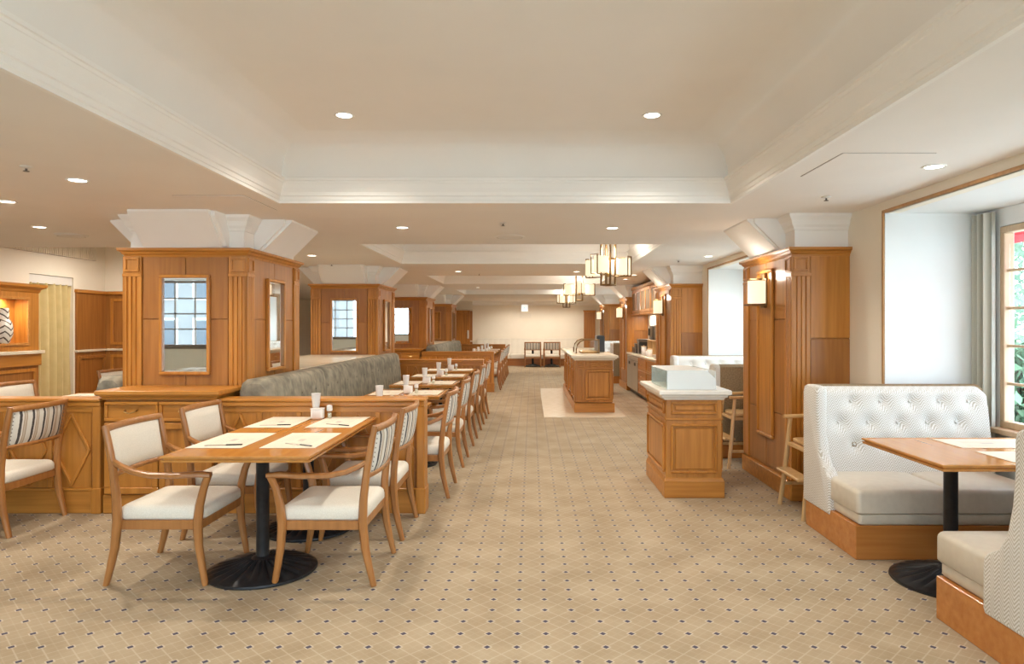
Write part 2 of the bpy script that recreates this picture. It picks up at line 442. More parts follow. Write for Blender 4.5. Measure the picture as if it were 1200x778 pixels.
# back wall behind the photographer with gridded windows, the last added and middle two enlarged for fill light
WB_ = [(-7.3, -4.9, 1.0, 6, 4), (-4.2, -1.8, .2, 6, 6), (-1.1, 1.3, .2, 6, 6), (1.45, 3.2, .2, 4, 6)]
mb = MB(); xs = [XL-.1]+[q for w in WB_ for q in w[:2]]+[3.4]
for k in range(0, len(xs), 2): mb.box(xs[k], xs[k+1], YB-.15, YB, 0, 2.35)
for p, q, zz, _, _ in WB_: mb.box(p, q, YB-.15, YB, 0, zz-.02); mb.box(p, q, YB-.15, YB, 2.28, 2.35)
struct(mb.build('wall_back', 'wall_cream'))
def make_window(n, M, u0, u1, z0, z1, cols, rows, wm='trim_pale', mw=.009):
    root = bpy.data.objects.new('window_%d' % n, None); C.objects.link(root); struct(root); root.matrix_world = M
    frame_bars(MB(), u0, u1, z0, z1, .045, -.02, .05, .004).build('window_frame', wm, root)
    MB().box(u0-.03, u1+.03, -.10, .03, z0-.035, z0, .005).build('window_sill', wm, root)
    pw = (u1-u0-.09)/cols; ph = (z1-z0-.09)/rows
    v = MB().box(-mw, mw, 0, .03, z0+.045, z1-.045, .002).mesh('muntin', wm)
    h = MB().box(u0+.045, u1-.045, -.002, .028, -mw, mw, .002).mesh('muntin', wm)
    for k in range(1, cols): inst('muntin', v, root, (u0+.045+pw*k, 0, 0))
    for k in range(1, rows): inst('muntin', h, root, (0, 0, z0+.045+ph*k))
    pn = MB().box(-pw/2+.008, pw/2-.008, -.002, .002, -ph/2+.008, ph/2-.008).mesh('pane', 'glass')
    for i in range(cols):
        for j in range(rows): inst('pane', pn, root, (u0+.045+pw*(i+.5), .014, z0+.045+ph*(j+.5)))
    return root
for i, (p, q, zz, nc, nr) in enumerate(WB_):
    make_window(5+i, Matrix.Translation((0, YB-.08, 0)) @ Matrix.Rotation(PI, 4, 'Z'), -q, -p, zz, 2.27, nc, nr, 'muntin_brown', .013)
# right wall with window recesses
BAYS = [(-1.95, .75), (2.05, 4.93), (6.75, 9.84), (16.2, 19.2)]  # first bay is an unseen window added to let in more daylight
mb = MB(); ys = [YB]+[q for w in BAYS for q in w]+[YF]
for k in range(0, len(ys), 2): mb.box(XR, XR+.1, ys[k], ys[k+1], 0, H)
for p, q in BAYS: mb.box(XR, XR+.1, p, q, 2.215, H)
struct(mb.build('wall_right', 'wall_cream'))
XW = 3.25
for i, (p, q) in enumerate(BAYS):
    mb = MB()
    mb.box(XR+.1, XW+.1, p-.06, p, 0, 2.28); mb.box(XR+.1, XW+.1, q, q+.06, 0, 2.28)
    mb.box(XR+.1, XW+.1, p, q, 2.215, 2.28)
    mb.box(XR+.001, XR+.1, p, p+.002, 0, 2.215); mb.box(XR+.001, XR+.1, q-.002, q, 0, 2.215)
    wa, wb = p+.19, q-.19
    mb.box(XW, XW+.1, p, q, 0, .685); mb.box(XW, XW+.1, p, q, 2.09, 2.215)
    mb.box(XW, XW+.1, p, wa, .685, 2.09); mb.box(XW, XW+.1, wb, q, .685, 2.09)
    struct(mb.build('wall_recess', 'wall_white'))
    mb = MB(); t = .022
    mb.box(XR-.012, XR+.02, p-t, p, 0, 2.215+t, .003); mb.box(XR-.012, XR+.02, q, q+t, 0, 2.215+t, .003); mb.box(XR-.012, XR+.02, p, q, 2.215, 2.215+t, .003)
    struct(mb.build('trim_%d' % (10+i), 'trim_wood'))
    make_window(i+1, Matrix.Translation((XW+.02, 0, 0)) @ Matrix.Rotation(-PI/2, 4, 'Z'), -wb, -wa, .70, 2.085, 7, 5)
    for side, (ca, cb) in enumerate(((p+.015, p+.20), (q-.20, q-.015))):
        def cur(u, v, ca=ca, cb=cb): return (XW-.055+.03*math.sin(u*6*PI), ca+(cb-ca)*u, .02+v*2.17)
        mb = MB().grid(cur, 36, 2); mb.grid(lambda u, v: tuple(Vector(cur(u, v))-Vector((.008, 0, 0))), 36, 2)
        names = ['added behind the camera', 'of the near booth', 'of the second booth', 'of the farthest booth']
        tag(mb.build('window_drape', 'drape_stripe', smooth=True), 'narrow striped grey drape at the %s side of the window %s' % (('near', 'far')[side], names[i]), 'curtain', 'window drapes')
# left wall
mb = MB(); mb.box(XL-.1, XL, YB, 10.6, 0, 3.0); mb.box(XL-.1, XL, 11.62, YF, 0, 3.0); mb.box(XL-.1, XL, 10.6, 11.62, 2.22, 3.0); mb.box(XL-.5, XL-.4, 10.4, 11.8, 0, 2.4); mb.box(XL-.4, XL-.1, 10.4, 10.6, 0, 2.4); mb.box(XL-.4, XL-.1, 11.62, 11.8, 0, 2.4); mb.box(XL-.4, XL-.1, 10.6, 11.62, 2.3, 2.4)
struct(mb.build('wall_left', 'wall_cream'))
mb = MB(); mb.box(-7.8, -6.2, 12.485, 12.6, 0, 3.0); struct(mb.build('wall_alcove', 'wall_cream'))
wl = struct(MB().box(XL, XL+.03, 11.66, 12.5, 0, 2.0).build('wainscot_left', 'wood_dark'))
MB().box(XL, XL+.06, 11.64, 12.5, .95, .99, .005).build('chair_rail', 'stone', wl); MB().box(XL, XL+.06, 11.64, 12.5, 1.97, 2.03, .008).build('top_rail', 'wood_y', wl)
frame_bars(MB(Matrix.Translation((XL+.03, 0, 0)) @ Matrix.Rotation(PI/2, 4, 'Z')), 11.72, 12.42, .2, .88, .05, -.02, 0).build('panel_moulding', 'wood_dark', wl)
wa_ = struct(MB().box(-7.77, -6.2, 12.46, 12.5, 0, 2.0).build('wainscot_alcove', 'wood_dark'))
MB().box(-7.77, -6.18, 12.43, 12.47, .95, .99, .005).build('chair_rail', 'stone', wa_); MB().box(-7.77, -6.18, 12.42, 12.46, 1.97, 2.03, .008).build('top_rail', 'wood_x', wa_)
for k in range(2):
    frame_bars(MB(), -7.68+k*.75, -7.0+k*.75, 1.06, 1.9, .05, 12.44, 12.46).build('panel_moulding', 'wood_v', wa_)
    frame_bars(MB(), -7.68+k*.75, -7.0+k*.75, .2, .88, .05, 12.44, 12.46).build('panel_moulding', 'wood_v', wa_)
gl = struct(MB().box(XL, XL+.015, 8.0, 12.2, 2.56, 2.9).build('vent_grille', 'groove'))
gl['label'] = 'long slatted air grille above the cream wall at far left'
sl = MB().box(0, .03, -.012, .012, 2.56, 2.9, .003).mesh('slat', 'wall_cream')
for k in range(84): inst('slat', sl, gl, (XL+.012, 8.02+k*.05, 0))
def cur(u, v): return (XL-.05+.075*math.sin(u*12*PI+.8*math.sin(u*9))*(.6+.4*(1-v)), 10.62+u*1.0+.02*math.sin(v*3), .03+v*2.06)
mb = MB().grid(cur, 66, 5); mb.grid(lambda u, v: tuple(Vector(cur(u, v))-Vector((.008, 0, 0))), 66, 5)
tag(mb.build('doorway_curtain', 'curtain_gold', smooth=True), 'floor length golden beige curtain hanging in the left doorway', 'curtain')
tag(MB().box(XL-.06, XL-.02, 10.62, 11.62, 2.08, 2.215, .004).build('curtain_rail', 'metal_white'), 'white curtain rail above the golden curtain', 'curtain rail')
for nm, x0, x1, y0, y1 in (('right', XR-.015, XR, 9.9, 16.1),): struct(MB().box(x0, x1, y0, y1, 0, .12, .003).build('baseboard_'+nm, 'wood_y'))
struct(MB().box(-2.1, 2.5, YF-.02, YF, 0, .12, .003).build('baseboard_far', 'wood_x'))
struct(MB().box(XL, XL+.02, YB, 8.2, 0, .12, .003).build('baseboard_left', 'wood_y'))

# ------------------------------------------------------------------ outdoors
struct(MB().box(-40, 45, -45, 45, -.5, -.35).build('ground', 'pale_bounce_ground'))  # unseen ground made pale to bounce daylight up to the ceiling
def tree(loc, h, r, n, lm, label, seed, group):
    rnd = random.Random(seed); t = thing('tree', label, 'tree', loc, 0, group)
    MB().tube([(0, 0, 0), (.05, 0, h*.3), (-.03, .05, h*.6), (0, 0, h*.9)], [.14, .11, .08, .03], 8).build('trunk', 'bark', t)
    mb = MB(); cl = [(rnd.gauss(0, r*.45), rnd.gauss(0, r*.45), h*(.3+.65*rnd.random())) for _ in range(26)]
    for _ in range(n):
        c = rnd.choice(cl); p = Vector((rnd.gauss(c[0], r*.2), rnd.gauss(c[1], r*.2), rnd.gauss(c[2], r*.2)))
        a = Vector((rnd.uniform(-1, 1), rnd.uniform(-1, 1), rnd.uniform(-1, 1))).normalized()*rnd.uniform(.05, .11)
        b = a.cross(Vector((rnd.uniform(-1, 1), rnd.uniform(-1, 1), rnd.uniform(-1, 1)))).normalized()*a.length*.55
        mb.quad(p-a, p-a*.1+b, p+a, p-a*.1-b)
    f = mb.build('foliage', lm, t); f['kind'] = 'stuff'
tree((8.6, 11.2, -.35), 4.6, 1.5, 2600, 'leaf_b', 'pale green tree outside the near booth window', 3, 'garden trees')
tree((11.5, 17.5, -.35), 5.2, 2.2, 2600, 'leaf_a', 'tall dark green tree farther off behind the pale tree', 5, 'garden trees')
tree((6.4, 8.9, -.35), 1.5, .8, 1800, 'leaf_a', 'low dark green shrub right outside the near booth window', 8, 'garden trees')
tree((8.5, 15.0, -.35), 4.5, 1.8, 2200, 'leaf_b', 'light green tree outside the booth window behind the nearest right column', 13, 'garden trees')
for k_, (tx, ty, th, tr) in enumerate(((12.5, 4.5, 4.2, 1.7), (12.0, 8.2, 4.8, 1.8), (13.0, .5, 4.4, 1.8))):
    tree((tx, ty, -.35), th, tr, 2400, ('leaf_a', 'leaf_b')[k_ % 2], '%s garden tree in the row across the path from the booth windows' % ORD[k_], 20+k_, 'garden trees')
aw = thing('window_awning', 'red fabric awning outside at the top of the near booth window', 'awning', (3.45, 3.6, 2.14))
MB().prism([(0, .30), (.75, .06), (.75, 0), (.74, 0), (.74, .05), (0, .28)], -1.4, 2.6, 1).build('canopy', 'red_awning', aw)
MB().box(.73, .75, -1.4, 2.6, -.02, .03).build('valance', 'red_awning', aw)
for s_ in (-1.3, 2.5): MB().tube([(0, s_, 0), (.73, s_, .03)], .012).build('awning_arm', 'steel', aw)
def house(x, y, w, h, cols, rows, label, roof):
    t = thing('street_house', label, 'building', (x, y, -.35), 0, 'houses across the street')
    MB().box(-w/2, w/2, -3, 0, 0, h).build('house_wall', 'facade', t)
    if roof: MB().prism([(-3.3, h), (.3, h), (-1.5, h+1.6)], -w/2-.3, w/2+.3, 0).build('house_roof', 'facade_red', t)
    wm = MB().box(-.45, .45, .0, .03, 0, 1.1).mesh('house_window', 'window_dark'); fm = frame_bars(MB(), -.5, .5, -.05, 1.15, .07, .0, .06).mesh('house_window_frame', 'metal_white')
    for i in range(cols):
        for j in range(rows):
            px, pz = -w/2+w*(i+.5)/cols, .9+j*1.9
            inst('house_window', wm, t, (px, 0, pz)); inst('house_window_frame', fm, t, (px, 0, pz))
house(-14, -15, 8, 4.2, 5, 2, 'pale house with a red tiled roof seen through the back windows', True)
house(-24, -14, 9, 7.2, 5, 3, 'pale tall house with a flat roof seen through the back windows', False)
# ================================================================== COLUMNS
def pilaster_mesh(w, z0, z1, d=.022):
    poly = [(0, 0), (0, -d)]; n = 3; mg = w*.2; gw = (w-2*mg)/(n*2-1)
    for k in range(n):
        u = mg+k*2*gw; poly += [(u, -d), (u+gw*.2, -d+.012), (u+gw*.8, -d+.012), (u+gw, -d)]
    poly += [(w, -d), (w, 0)]
    return MB().prism(poly, z0, z1).mesh('pilaster', 'wood_v')
PIL = pilaster_mesh(.15, .16, 1.80)
blk = MB(); blk.box(-.004, .154, -.026, 0, 1.80, 1.825, .003); blk.box(0, .15, -.02, 0, 1.825, 1.965)
frame_bars(blk, .015, .135, 1.838, 1.955, .018, -.03, -.02)
BLK = blk.mesh('pilaster_block', 'wood_v')
def place(o, M): o.matrix_parent_inverse = Matrix(); o.matrix_basis = M
def face(root, M, Wd, kind):
    for u in (-.022, Wd-.128):
        place(inst('pilaster', PIL, root), M @ Matrix.Translation((u, 0, 0)))
        place(inst('pilaster_block', BLK, root), M @ Matrix.Translation((u, 0, 0)))
    a, b = .134, Wd-.134; mid = (a+b)/2; g = .004
    for z0, z1 in ((.17, .66), (.66, 1.455), (1.455, 1.965)):
        for u0, u1 in ((a, mid), (mid, b)):
            MB(M).box(u0+g, u1-g, -.010, 0, z0+g, z1-g, .003).build('panel', 'wood_dark', root)
    MB(M).box(-.03, Wd+.03, -.034, 0, 0, .15, .006).build('plinth', 'wood_x', root)
    if kind == 'mirror':
        mw = .205 if Wd > .9 else .2
        f = frame_bars(MB(M), mid-mw, mid+mw, 1.005, 1.815, .026, -.04, -.008, .006).build('mirror_frame', 'wood_v', root)
        MB(M).box(mid-mw+.02, mid+mw-.02, -.016, -.010, 1.025, 1.795).build('mirror_glass', 'mirror', f)
    if kind == 'sconce':
        f = frame_bars(MB(M), mid-.20, mid+.20, .42, 1.90, .03, -.035, -.008, .008).build('panel_moulding', 'wood_v', root)
        MB(M).box(mid-.17, mid+.17, -.02, -.010, .45, 1.87, .003).build('raised_panel', 'wood_v', f)
CORN = [(0, 1.955), (.012, 1.96), (.016, 1.975), (.028, 1.985), (.036, 2.0), (.05, 2.006), (.055, 2.012), (.055, 2.03), (-.02, 2.03)]
def capital(root, x0, x1, y0, y1, flares):
    MB().loop(x0+.02, x1-.02, y0+.02, y1-.02, [(0, 2.03), (0, 2.17), (.008, 2.175), (.012, 2.195), (.03, 2.215), (.04, 2.25), (.062, 2.28), (.068, 2.30)]).build('capital', 'plaster', root)
    for (M, w, L) in flares:
        MB(M).prism([(.03, 2.03), (-.035, 2.03), (-.29, 2.285), (-.29, 2.30), (.03, 2.30)], L-w/2, L+w/2, 0).build('capital_flare', 'plaster', root)
        MB(M).prism([(.03, 2.045), (-.02, 2.045), (-.235, 2.26), (-.235, 2.30), (.03, 2.30)], L-w/2-.03, L+w/2+.03, 0).build('capital_flare_step', 'plaster', root)
CX0, CX1, CD = -3.29, -2.325, 1.20
CY = [5.55, 10.25, 14.93, 19.6]
def left_column():
    w = CX1-CX0
    r = thing('mirrored_column', 'x', 'column', (CX0, CY[0], 0), 0, 'mirrored columns on the left')
    MB().box(0, w, 0, CD, 0, 2.02).build('core', 'wood_dark', r)
    I = Matrix()
    fr_front = I; fr_right = Matrix.Translation((w, 0, 0)) @ Matrix.Rotation(PI/2, 4, 'Z')
    fr_left = Matrix.Translation((0, CD, 0)) @ Matrix.Rotation(-PI/2, 4, 'Z'); fr_back = Matrix.Translation((w, CD, 0)) @ Matrix.Rotation(PI, 4, 'Z')
    face(r, fr_front, w, 'mirror'); face(r, fr_right, CD, 'mirror'); face(r, fr_left, CD, 'mirror'); face(r, fr_back, w, 'plain')
    MB().loop(0, w, 0, CD, CORN).build('cornice', 'wood_x', r)
    capital(r, 0, w, 0, CD, [(fr_front, .62, w/2), (fr_right, .70, CD/2), (fr_left, .70, CD/2), (fr_back, .62, w/2)])
    return r
col = left_column()
LAB = ['nearest wood-panelled mirrored column, behind the sideboard on the left', 'second mirrored wood column on the left, beside the end of the near velvet banquette',
       'third mirrored wood column on the left, darker, with a sideboard before it', 'farthest mirrored wood column on the left, next to the orange door']
col['label'] = LAB[0]
for k in (1, 2, 3): dup(col, (CX0, CY[k], 0), 0, LAB[k])
RX0 = 2.10; RY = [5.48, 10.2, 14.9, 19.6]
def right_column(k, label):
    w = XR-RX0
    r = thing('sconce_column', label, 'column', (RX0, RY[k], 0), 0, 'columns with sconces on the right')
    MB().box(0, w, 0, CD, 0, 2.02).build('core', 'wood_dark', r)
    fr_left = Matrix.Translation((0, CD, 0)) @ Matrix.Rotation(-PI/2, 4, 'Z')
    face(r, fr_left, CD, 'sconce')
    place(inst('pilaster', PIL, r), Matrix.Translation((-.022, 0, 0))); place(inst('pilaster_block', BLK, r), Matrix.Translation((-.022, 0, 0)))
    for z0, z1 in ((.17, .66), (.66, 1.30), (1.30, 1.965)): MB().box(.134, w, -.012, 0, z0+.004, z1-.004, .003).build('panel', 'wood_v' if z0 > 1 else 'wood_dark', r)
    MB().box(-.03, w, -.034, 0, 0, .15, .006).build('plinth', 'wood_x', r)
    for z0, z1 in ((.17, 1.30), (1.30, 1.965)): MB().box(.0, w, CD, CD+.012, z0+.004, z1-.004, .003).build('panel', 'wood_v', r)
    mb = MB(); mb.rings([[(w, -o, z), (-o, -o, z), (-o, CD+o, z), (w, CD+o, z)] for o, z in CORN], cap=False, closed=False).build('cornice', 'wood_x', r)
    mb = MB(); mb.rings([[(w, .02-o, z), (.02-o, .02-o, z), (.02-o, CD-.02+o, z), (w, CD-.02+o, z)] for o, z in [(0, 2.03), (0, 2.17), (.008, 2.175), (.012, 2.195), (.03, 2.215), (.04, 2.25), (.062, 2.28), (.068, 2.30)]], cap=False, closed=False).build('capital', 'plaster', r)
    M = fr_left; L = CD/2; wd = .70
    MB(M).prism([(.03, 2.03), (-.035, 2.03), (-.29, 2.285), (-.29, 2.30), (.03, 2.30)], L-wd/2, L+wd/2, 0).build('capital_flare', 'plaster', r)
    MB(M).prism([(.03, 2.045), (-.02, 2.045), (-.235, 2.26), (-.235, 2.30), (.03, 2.30)], L-wd/2-.03, L+wd/2+.03, 0).build('capital_flare_step', 'plaster', r)
    # sconce
    s = thing('wall_sconce', ['nearest wall sconce, square cream shade in a bronze frame', 'second wall sconce from the camera, beside the back-bar cabinets', 'third wall sconce from the camera, beyond the back bar', 'farthest wall sconce on the right, near the far wall'][k], 'wall lamp', (RX0-.02, RY[k]+CD/2, 1.70), 0, 'wall sconces on the right columns')
    MB().box(-.025, 0, -.05, .05, -.14, .17, .004).build('backplate', 'bronze', s)
    MB().tube([(-.02, 0, .12), (-.075, 0, .12)], .008).build('arm', 'bronze', s)
    sh = MB()
    rs = []
    for z in (-.10, .10):
        ring = [(-.03, -.10, z)]+[(-.03-.125*math.sin(PI*t/10)**.6, -.10+.02*t, z) for t in range(1, 10)]+[(-.03, .10, z)]; rs.append(ring)
    sh.rings(rs).build('shade', 'shade', s, smooth=True)
    fb = MB(); fb.box(-.155, -.02, -.115, .115, -.118, -.106, .002); fb.box(-.155, -.02, -.012, .012, .106, .118, .002); fb.box(-.035, -.023, -.125, -.115, -.115, .115); fb.box(-.035, -.023, .115, .125, -.115, .115); fb.box(-.035, -.02, -.125, .125, .108, .118)
    fb.build('shade_frame', 'bronze', s)
    d = bpy.data.lights.new('sconce_bulb', 'POINT'); d.energy = 3.5; d.color = LAMP_COL; d.shadow_soft_size = .03
    o = bpy.data.objects.new('sconce_bulb', d); C.objects.link(o); o.parent = s; o.location = (-.10, 0, .15)
for k, lb in enumerate(['nearest wood column on the right, with fluted pilaster and sconce, behind the near booth', 'second wood column on the right, between booth and back bar', 'third wood column on the right, at the far end of the back bar', 'farthest wood column on the right, beyond the buffet island']): right_column(k, lb)
fp = thing('wall_pilaster', 'plain dark wood pilaster against the far wall at its right end', 'pilaster', (2.05, YF-.16, 0))
MB().box(-.18, .22, 0, .16, 0, 1.92, .004).build('shaft', 'wood_dark', fp); MB().loop(-.18, .22, 0, .16, [(0, 1.90), (.02, 1.92), (.03, 1.96), (-.02, 1.96)]).build('cornice', 'wood_x', fp)

# ================================================================== LOW PARTITIONS
def partition(x0, x1, y, label, n0=None, end_right=True):
    r = thing('low_partition', label, 'partition', (x0, y, 0), 0, 'low wooden partitions'); L = x1-x0
    MB().box(0, L-.02, .02, .12, .0, .80).build('body', 'wood_dark_x', r)
    MB().box(0, L, -.012, .152, .80, .835, .006).build('top_rail', 'wood_x', r)
    MB().box(0, L+.005, -.022, .162, .835, .86, .008).build('cap', 'wood_x', r)
    MB().box(0, L-.06, .0, .02, 0, .17, .004).build('base_rail', 'wood_x', r); MB().box(0, L-.06, -.006, .02, .17, .19, .004).build('base_bead', 'wood_x', r)
    MB().box(0, L-.06, .004, .02, .755, .80, .004).build('upper_rail', 'wood_x', r)
    MB().box(L-.06, L, -.008, .148, 0, .80, .005).build('end_post', 'wood_v', r)
    MB().box(L-.068, L+.008, -.016, .156, 0, .19, .005).build('post_foot', 'wood_v', r)
    n = max(1, round((L-.06)/.30)); p = (L-.06)/n
    st = MB().box(-.02, .02, .002, .02, .19, .755, .004).mesh('stile', 'wood_v')
    dm = MB(); w_, zc, hh = p/2-.028, .475, .265; t = .020
    for (a, b) in (((-w_, zc), (0, zc+hh)), ((0, zc+hh), (w_, zc)), ((w_, zc), (0, zc-hh)), ((0, zc-hh), (-w_, zc))):
        dm.bar([(a[0], .008, a[1]), (b[0], .008, b[1])], .020, t, side=(0, 1, 0), ch=.2)
    dm = dm.mesh('diamond_moulding', 'wood_v')
    pl = MB().box(-p/2+.02, p/2-.02, .014, .02, .19, .755).mesh('panel', 'wood_v')
    for k in range(n):
        inst('panel', pl, r, (p*(k+.5), 0, 0)); inst('diamond_moulding', dm, r, (p*(k+.5), 0, 0)); inst('stile', st, r, (p*k, 0, 0))
    return r
PX1 = -.80
partition(-2.33, PX1, 5.10, 'low partition with diamond mouldings right behind the nearest table')
partition(-4.90, -3.22, 5.10, 'low partition with diamond mouldings at the left edge, behind the striped chair')
partition(-2.32, PX1+.02, 11.02, 'low wooden partition closing the far end of the near row of tables')
partition(-2.33, PX1, 14.46, 'low wooden partition at the near end of the far row of tables')
partition(-2.32, PX1+.02, 20.3, 'farthest low wooden partition, closing the far row of tables')

# ================================================================== SIDEBOARDS
def sideboard(y, label):
    r = thing('sideboard', label, 'sideboard', (-3.20, y, 0), 0, 'sideboards before the columns'); w = .85; d = .415
    MB().box(.015, w-.015, .02, d, .14, .86).build('body', 'wood_dark', r)
    MB().box(.0, w, .0, d, 0, .14, .006).build('base', 'wood_x', r)
    MB().loop(0, w, 0, d+.2, [(-.02, .845), (0, .85), (.004, .868), (.014, .874), (.02, .884), (.035, .888), (.038, .894), (.038, .915), (.03, .92)], cap=True).build('top', 'wood_x', r) if False else None
    mb = MB(); mb.loop(0.0, w, 0, d, [(-.02, .845), (0, .85), (.004, .868), (.014, .874), (.02, .884), (.035, .888), (.038, .894), (.038, .915), (.032, .92)], cap=True)
    for i, (a, b_, c) in enumerate(mb.v):
        if b_ > d-.03: mb.v[i] = (a, min(b_, d+.01), c)
    mb.build('top', 'wood_x', r)
    for k in range(2):
        u0, u1 = .02+k*.407, .02+k*.407+.40
        dr_ = MB().box(u0, u1, .0, .02, .69, .835, .004).build('drawer', 'wood_x', r)
        frame_bars(MB(), u0, u1, .69, .835, .024, -.018, 0, .006).build('drawer_moulding', 'wood_x', dr_)
        c = (u0+u1)/2
        MB().tube([(c-.045, -.005, .775), (c-.043, -.03, .765), (c, -.04, .752), (c+.043, -.03, .765), (c+.045, -.005, .775)], .005, 6).build('handle', 'brass', dr_)
        do = MB().box(u0, u1, .0, .02, .15, .68, .004).build('door', 'wood_v', r)
        frame_bars(MB(), u0, u1, .15, .68, .05, -.018, 0, .006).build('door_moulding', 'wood_v', do)
        kx = u1-.025 if k == 0 else u0+.025
        MB().lathe([(.004, 0), (.004, .012), (.012, .018), (.012, .024), (.004, .03)], 10).build('knob', 'brass', do).matrix_basis = Matrix.Translation((kx, -.008, .60)) @ Matrix.Rotation(PI/2, 4, 'X')
    return r
sideboard(5.09, 'wooden sideboard with drawers and brass pulls before the nearest mirrored column')
sideboard(14.47, 'distant wooden sideboard before the third mirrored column')

# ================================================================== BANQUETTES
def banquette(x, y0, y1, mirror, label, segs):
    """back on the -x side for mirror=1; x is the rear plane"""
    r = thing('banquette', label, 'banquette', (x, y0, 0), 0, 'velvet banquettes'); L = y1-y0; s = mirror
    def bx(a, b, c, d, e, f, bv=0):
        q = sorted((a*s, b*s)); return MB().box(q[0], q[1], c, d, e, f, bv)
    bx(.0, .72, 0, L, 0, .22, .005).build('base', 'wood_base', r)
    n = len(segs)-1
    for k in range(n):
        a, b = segs[k]-y0, segs[k+1]-y0
        q = sorted((.24*s, .76*s)); MB().cushion(q[0], q[1], a+.004, b-.004, .22, .44, .03, .015).build('seat_cushion', 'velvet', r, smooth=True)
        rs = []
        prof = [(.28, .42), (.30, .5), (.285, .7), (.265, .88), (.25, .95), (.22, .983), (.15, .99), (.06, .983), (.02, .95), (.0, .88), (0, .22), (.28, .22)]
        ny = max(2, int((b-a)/.06)); tu = []
        for i in range(ny+1):
            t = i/ny; e = min(t*(b-a), (1-t)*(b-a)); pin = .035*max(0, 1-e/.05)**2
            yy = a+.003+(b-a-.006)*t
            ring = []
            for (px, pz) in prof:
                dx = 0
                ring.append(((px-(pin if px > .14 else -pin)+dx)*s, yy, pz-(pin if pz > .9 else 0)))
            rs.append(ring)
        bk = MB().rings(rs).build('backrest', 'velvet', r, smooth=True)
        yy = a+.2; row = 0
        bt = MB().lathe([(.002, .0), (.011, .002), (.009, .007), (.002, .009)], 8).mesh('button', 'velvet', True)
        while yy < b-.1:
            for zz in (.62, .82):
                o = inst('button', bt, bk); o.matrix_basis = Matrix.Translation((.278*s if zz > .7 else .288*s, yy+(.11 if zz > .7 else 0), zz)) @ Matrix.Rotation(PI/2*s, 4, 'Y')
            yy += .38
    return r
banquette(-2.285, 5.28, 10.5, 1, 'long grey green velvet banquette behind the near row of tables', [5.28, 6.75, 8.62, 10.5])
banquette(-2.285, 14.66, 19.58, 1, 'distant grey velvet banquette along the far row of tables', [14.66, 16.3, 18.0, 19.58])
banquette(-3.34, 5.60, 10.1, -1, 'velvet banquette on the left side of the mirrored columns', [5.60, 7.1, 8.6, 10.1])
for ya, yb, lb in ((6.80, 10.20, 'broad pale ledge between the first and second mirrored columns'), (16.18, 19.55, 'broad pale ledge between the third and fourth mirrored columns')):
    ld = thing('divider_ledge', lb, 'ledge', (-2.81, ya, 0), 0, 'ledges between the mirrored columns')
    MB().box(-.48, .46, 0, yb-ya, 0, .94).build('body', 'wood_dark', ld); MB().box(-.50, .48, 0, yb-ya, .94, .972, .006).build('top', 'stone', ld)
# ================================================================== CHAIRS
def make_chair():
    r = thing('dining_chair', 'x', 'chair', (0, 0, 0), 0, 'cream and striped dining armchairs')
    for s in (-1, 1):
        y = .268*s
        MB().bar([(.268, y, 0), (.246, y, .09), (.222, y, .20), (.208, y, .34), (.212, y, .46), (.232, y, .64), (.258, y, .78), (.275, y, .862)], [.034, .036, .038, .040, .038, .036, .034, .030], [.028, .034, .042, .046, .042, .036, .032, .028]).build('leg', 'chair_wood', r, smooth=True)
        MB().bar([(-.268, y, 0), (-.250, y, .10), (-.232, y, .22), (-.226, y, .33), (-.236, y, .43), (-.258, y, .52), (-.282, y*1.03, .585), (-.288, y*1.04, .607)], [.034, .036, .038, .040, .038, .036, .036, .036], [.028, .034, .040, .046, .042, .036, .036, .040]).build('leg', 'chair_wood', r, smooth=True)
        MB().bar([(-.302, y*1.04, .598), (-.24, y*1.05, .603), (-.12, y*1.06, .596), (.02, y*1.05, .596), (.12, y*1.03, .615), (.19, y*1.01, .645), (.236, y, .672)], [.040, .048, .046, .042, .038, .034, .030], [.026, .030, .028, .028, .028, .028, .026]).build('arm', 'chair_wood', r, smooth=True)
    MB().box(-.238, .215, -.262, -.232, .298, .348, .004).box(-.238, .215, .232, .262, .298, .348, .004).box(-.243, -.213, -.25, .25, .298, .348, .004).box(.19, .215, -.25, .25, .298, .348, .004).build('seat_rail', 'chair_wood', r)
    MB().cushion(-.252, .222, -.252, .252, .346, .448, .04, .022, .04).build('seat_cushion', 'cream_fabric', r, smooth=True)
    def px(z): return .212+(.275-.212)*(z-.46)/.40
    def bow(y): return .030*(1-(y/.26)**2)
    def railpath(z): return [(px(z)+bow(y), y, z) for y in (-.262, -.2, -.13, -.065, 0, .065, .13, .2, .262)]
    MB().bar(railpath(.845), .036, .030, side=(0, 0, 1)).build('top_rail', 'chair_wood', r, smooth=True)
    MB().bar(railpath(.592), .026, .028, side=(0, 0, 1)).build('lower_rail', 'chair_wood', r, smooth=True)
    def pad(sg, th, bulge):
        def fn(u, v):
            y = -.248+.496*u; z = .604+.226*v
            e = min(1, min(u, 1-u)*9)*min(1, min(v, 1-v)*5)
            return (px(z)+bow(y)+sg*(.002+th*e**.5+bulge*math.sin(PI*u)*math.sin(PI*v)), y, z)
        return MB().grid(fn, 16, 8)
    pad(-1, .020, .008).build('back_pad', 'cream_fabric', r, smooth=True)
    pad(1, .012, .003).build('back_cover', 'stripe_fabric', r, smooth=True)
    nb = MB().lathe([(.001, 0), (.0045, .001), (.003, .004), (.001, .005)], 6).mesh('nail', 'steel_dark')
    for k in range(9):
        for s in (-1, 1):
            z = .615+k*.025; o = inst('nail', nb, r); o.matrix_basis = Matrix.Translation((px(z)+bow(.243)+.010, .243*s, z)) @ Matrix.Rotation(PI/2, 4, 'Y')
    return r
CH = make_chair(); _first = [True]
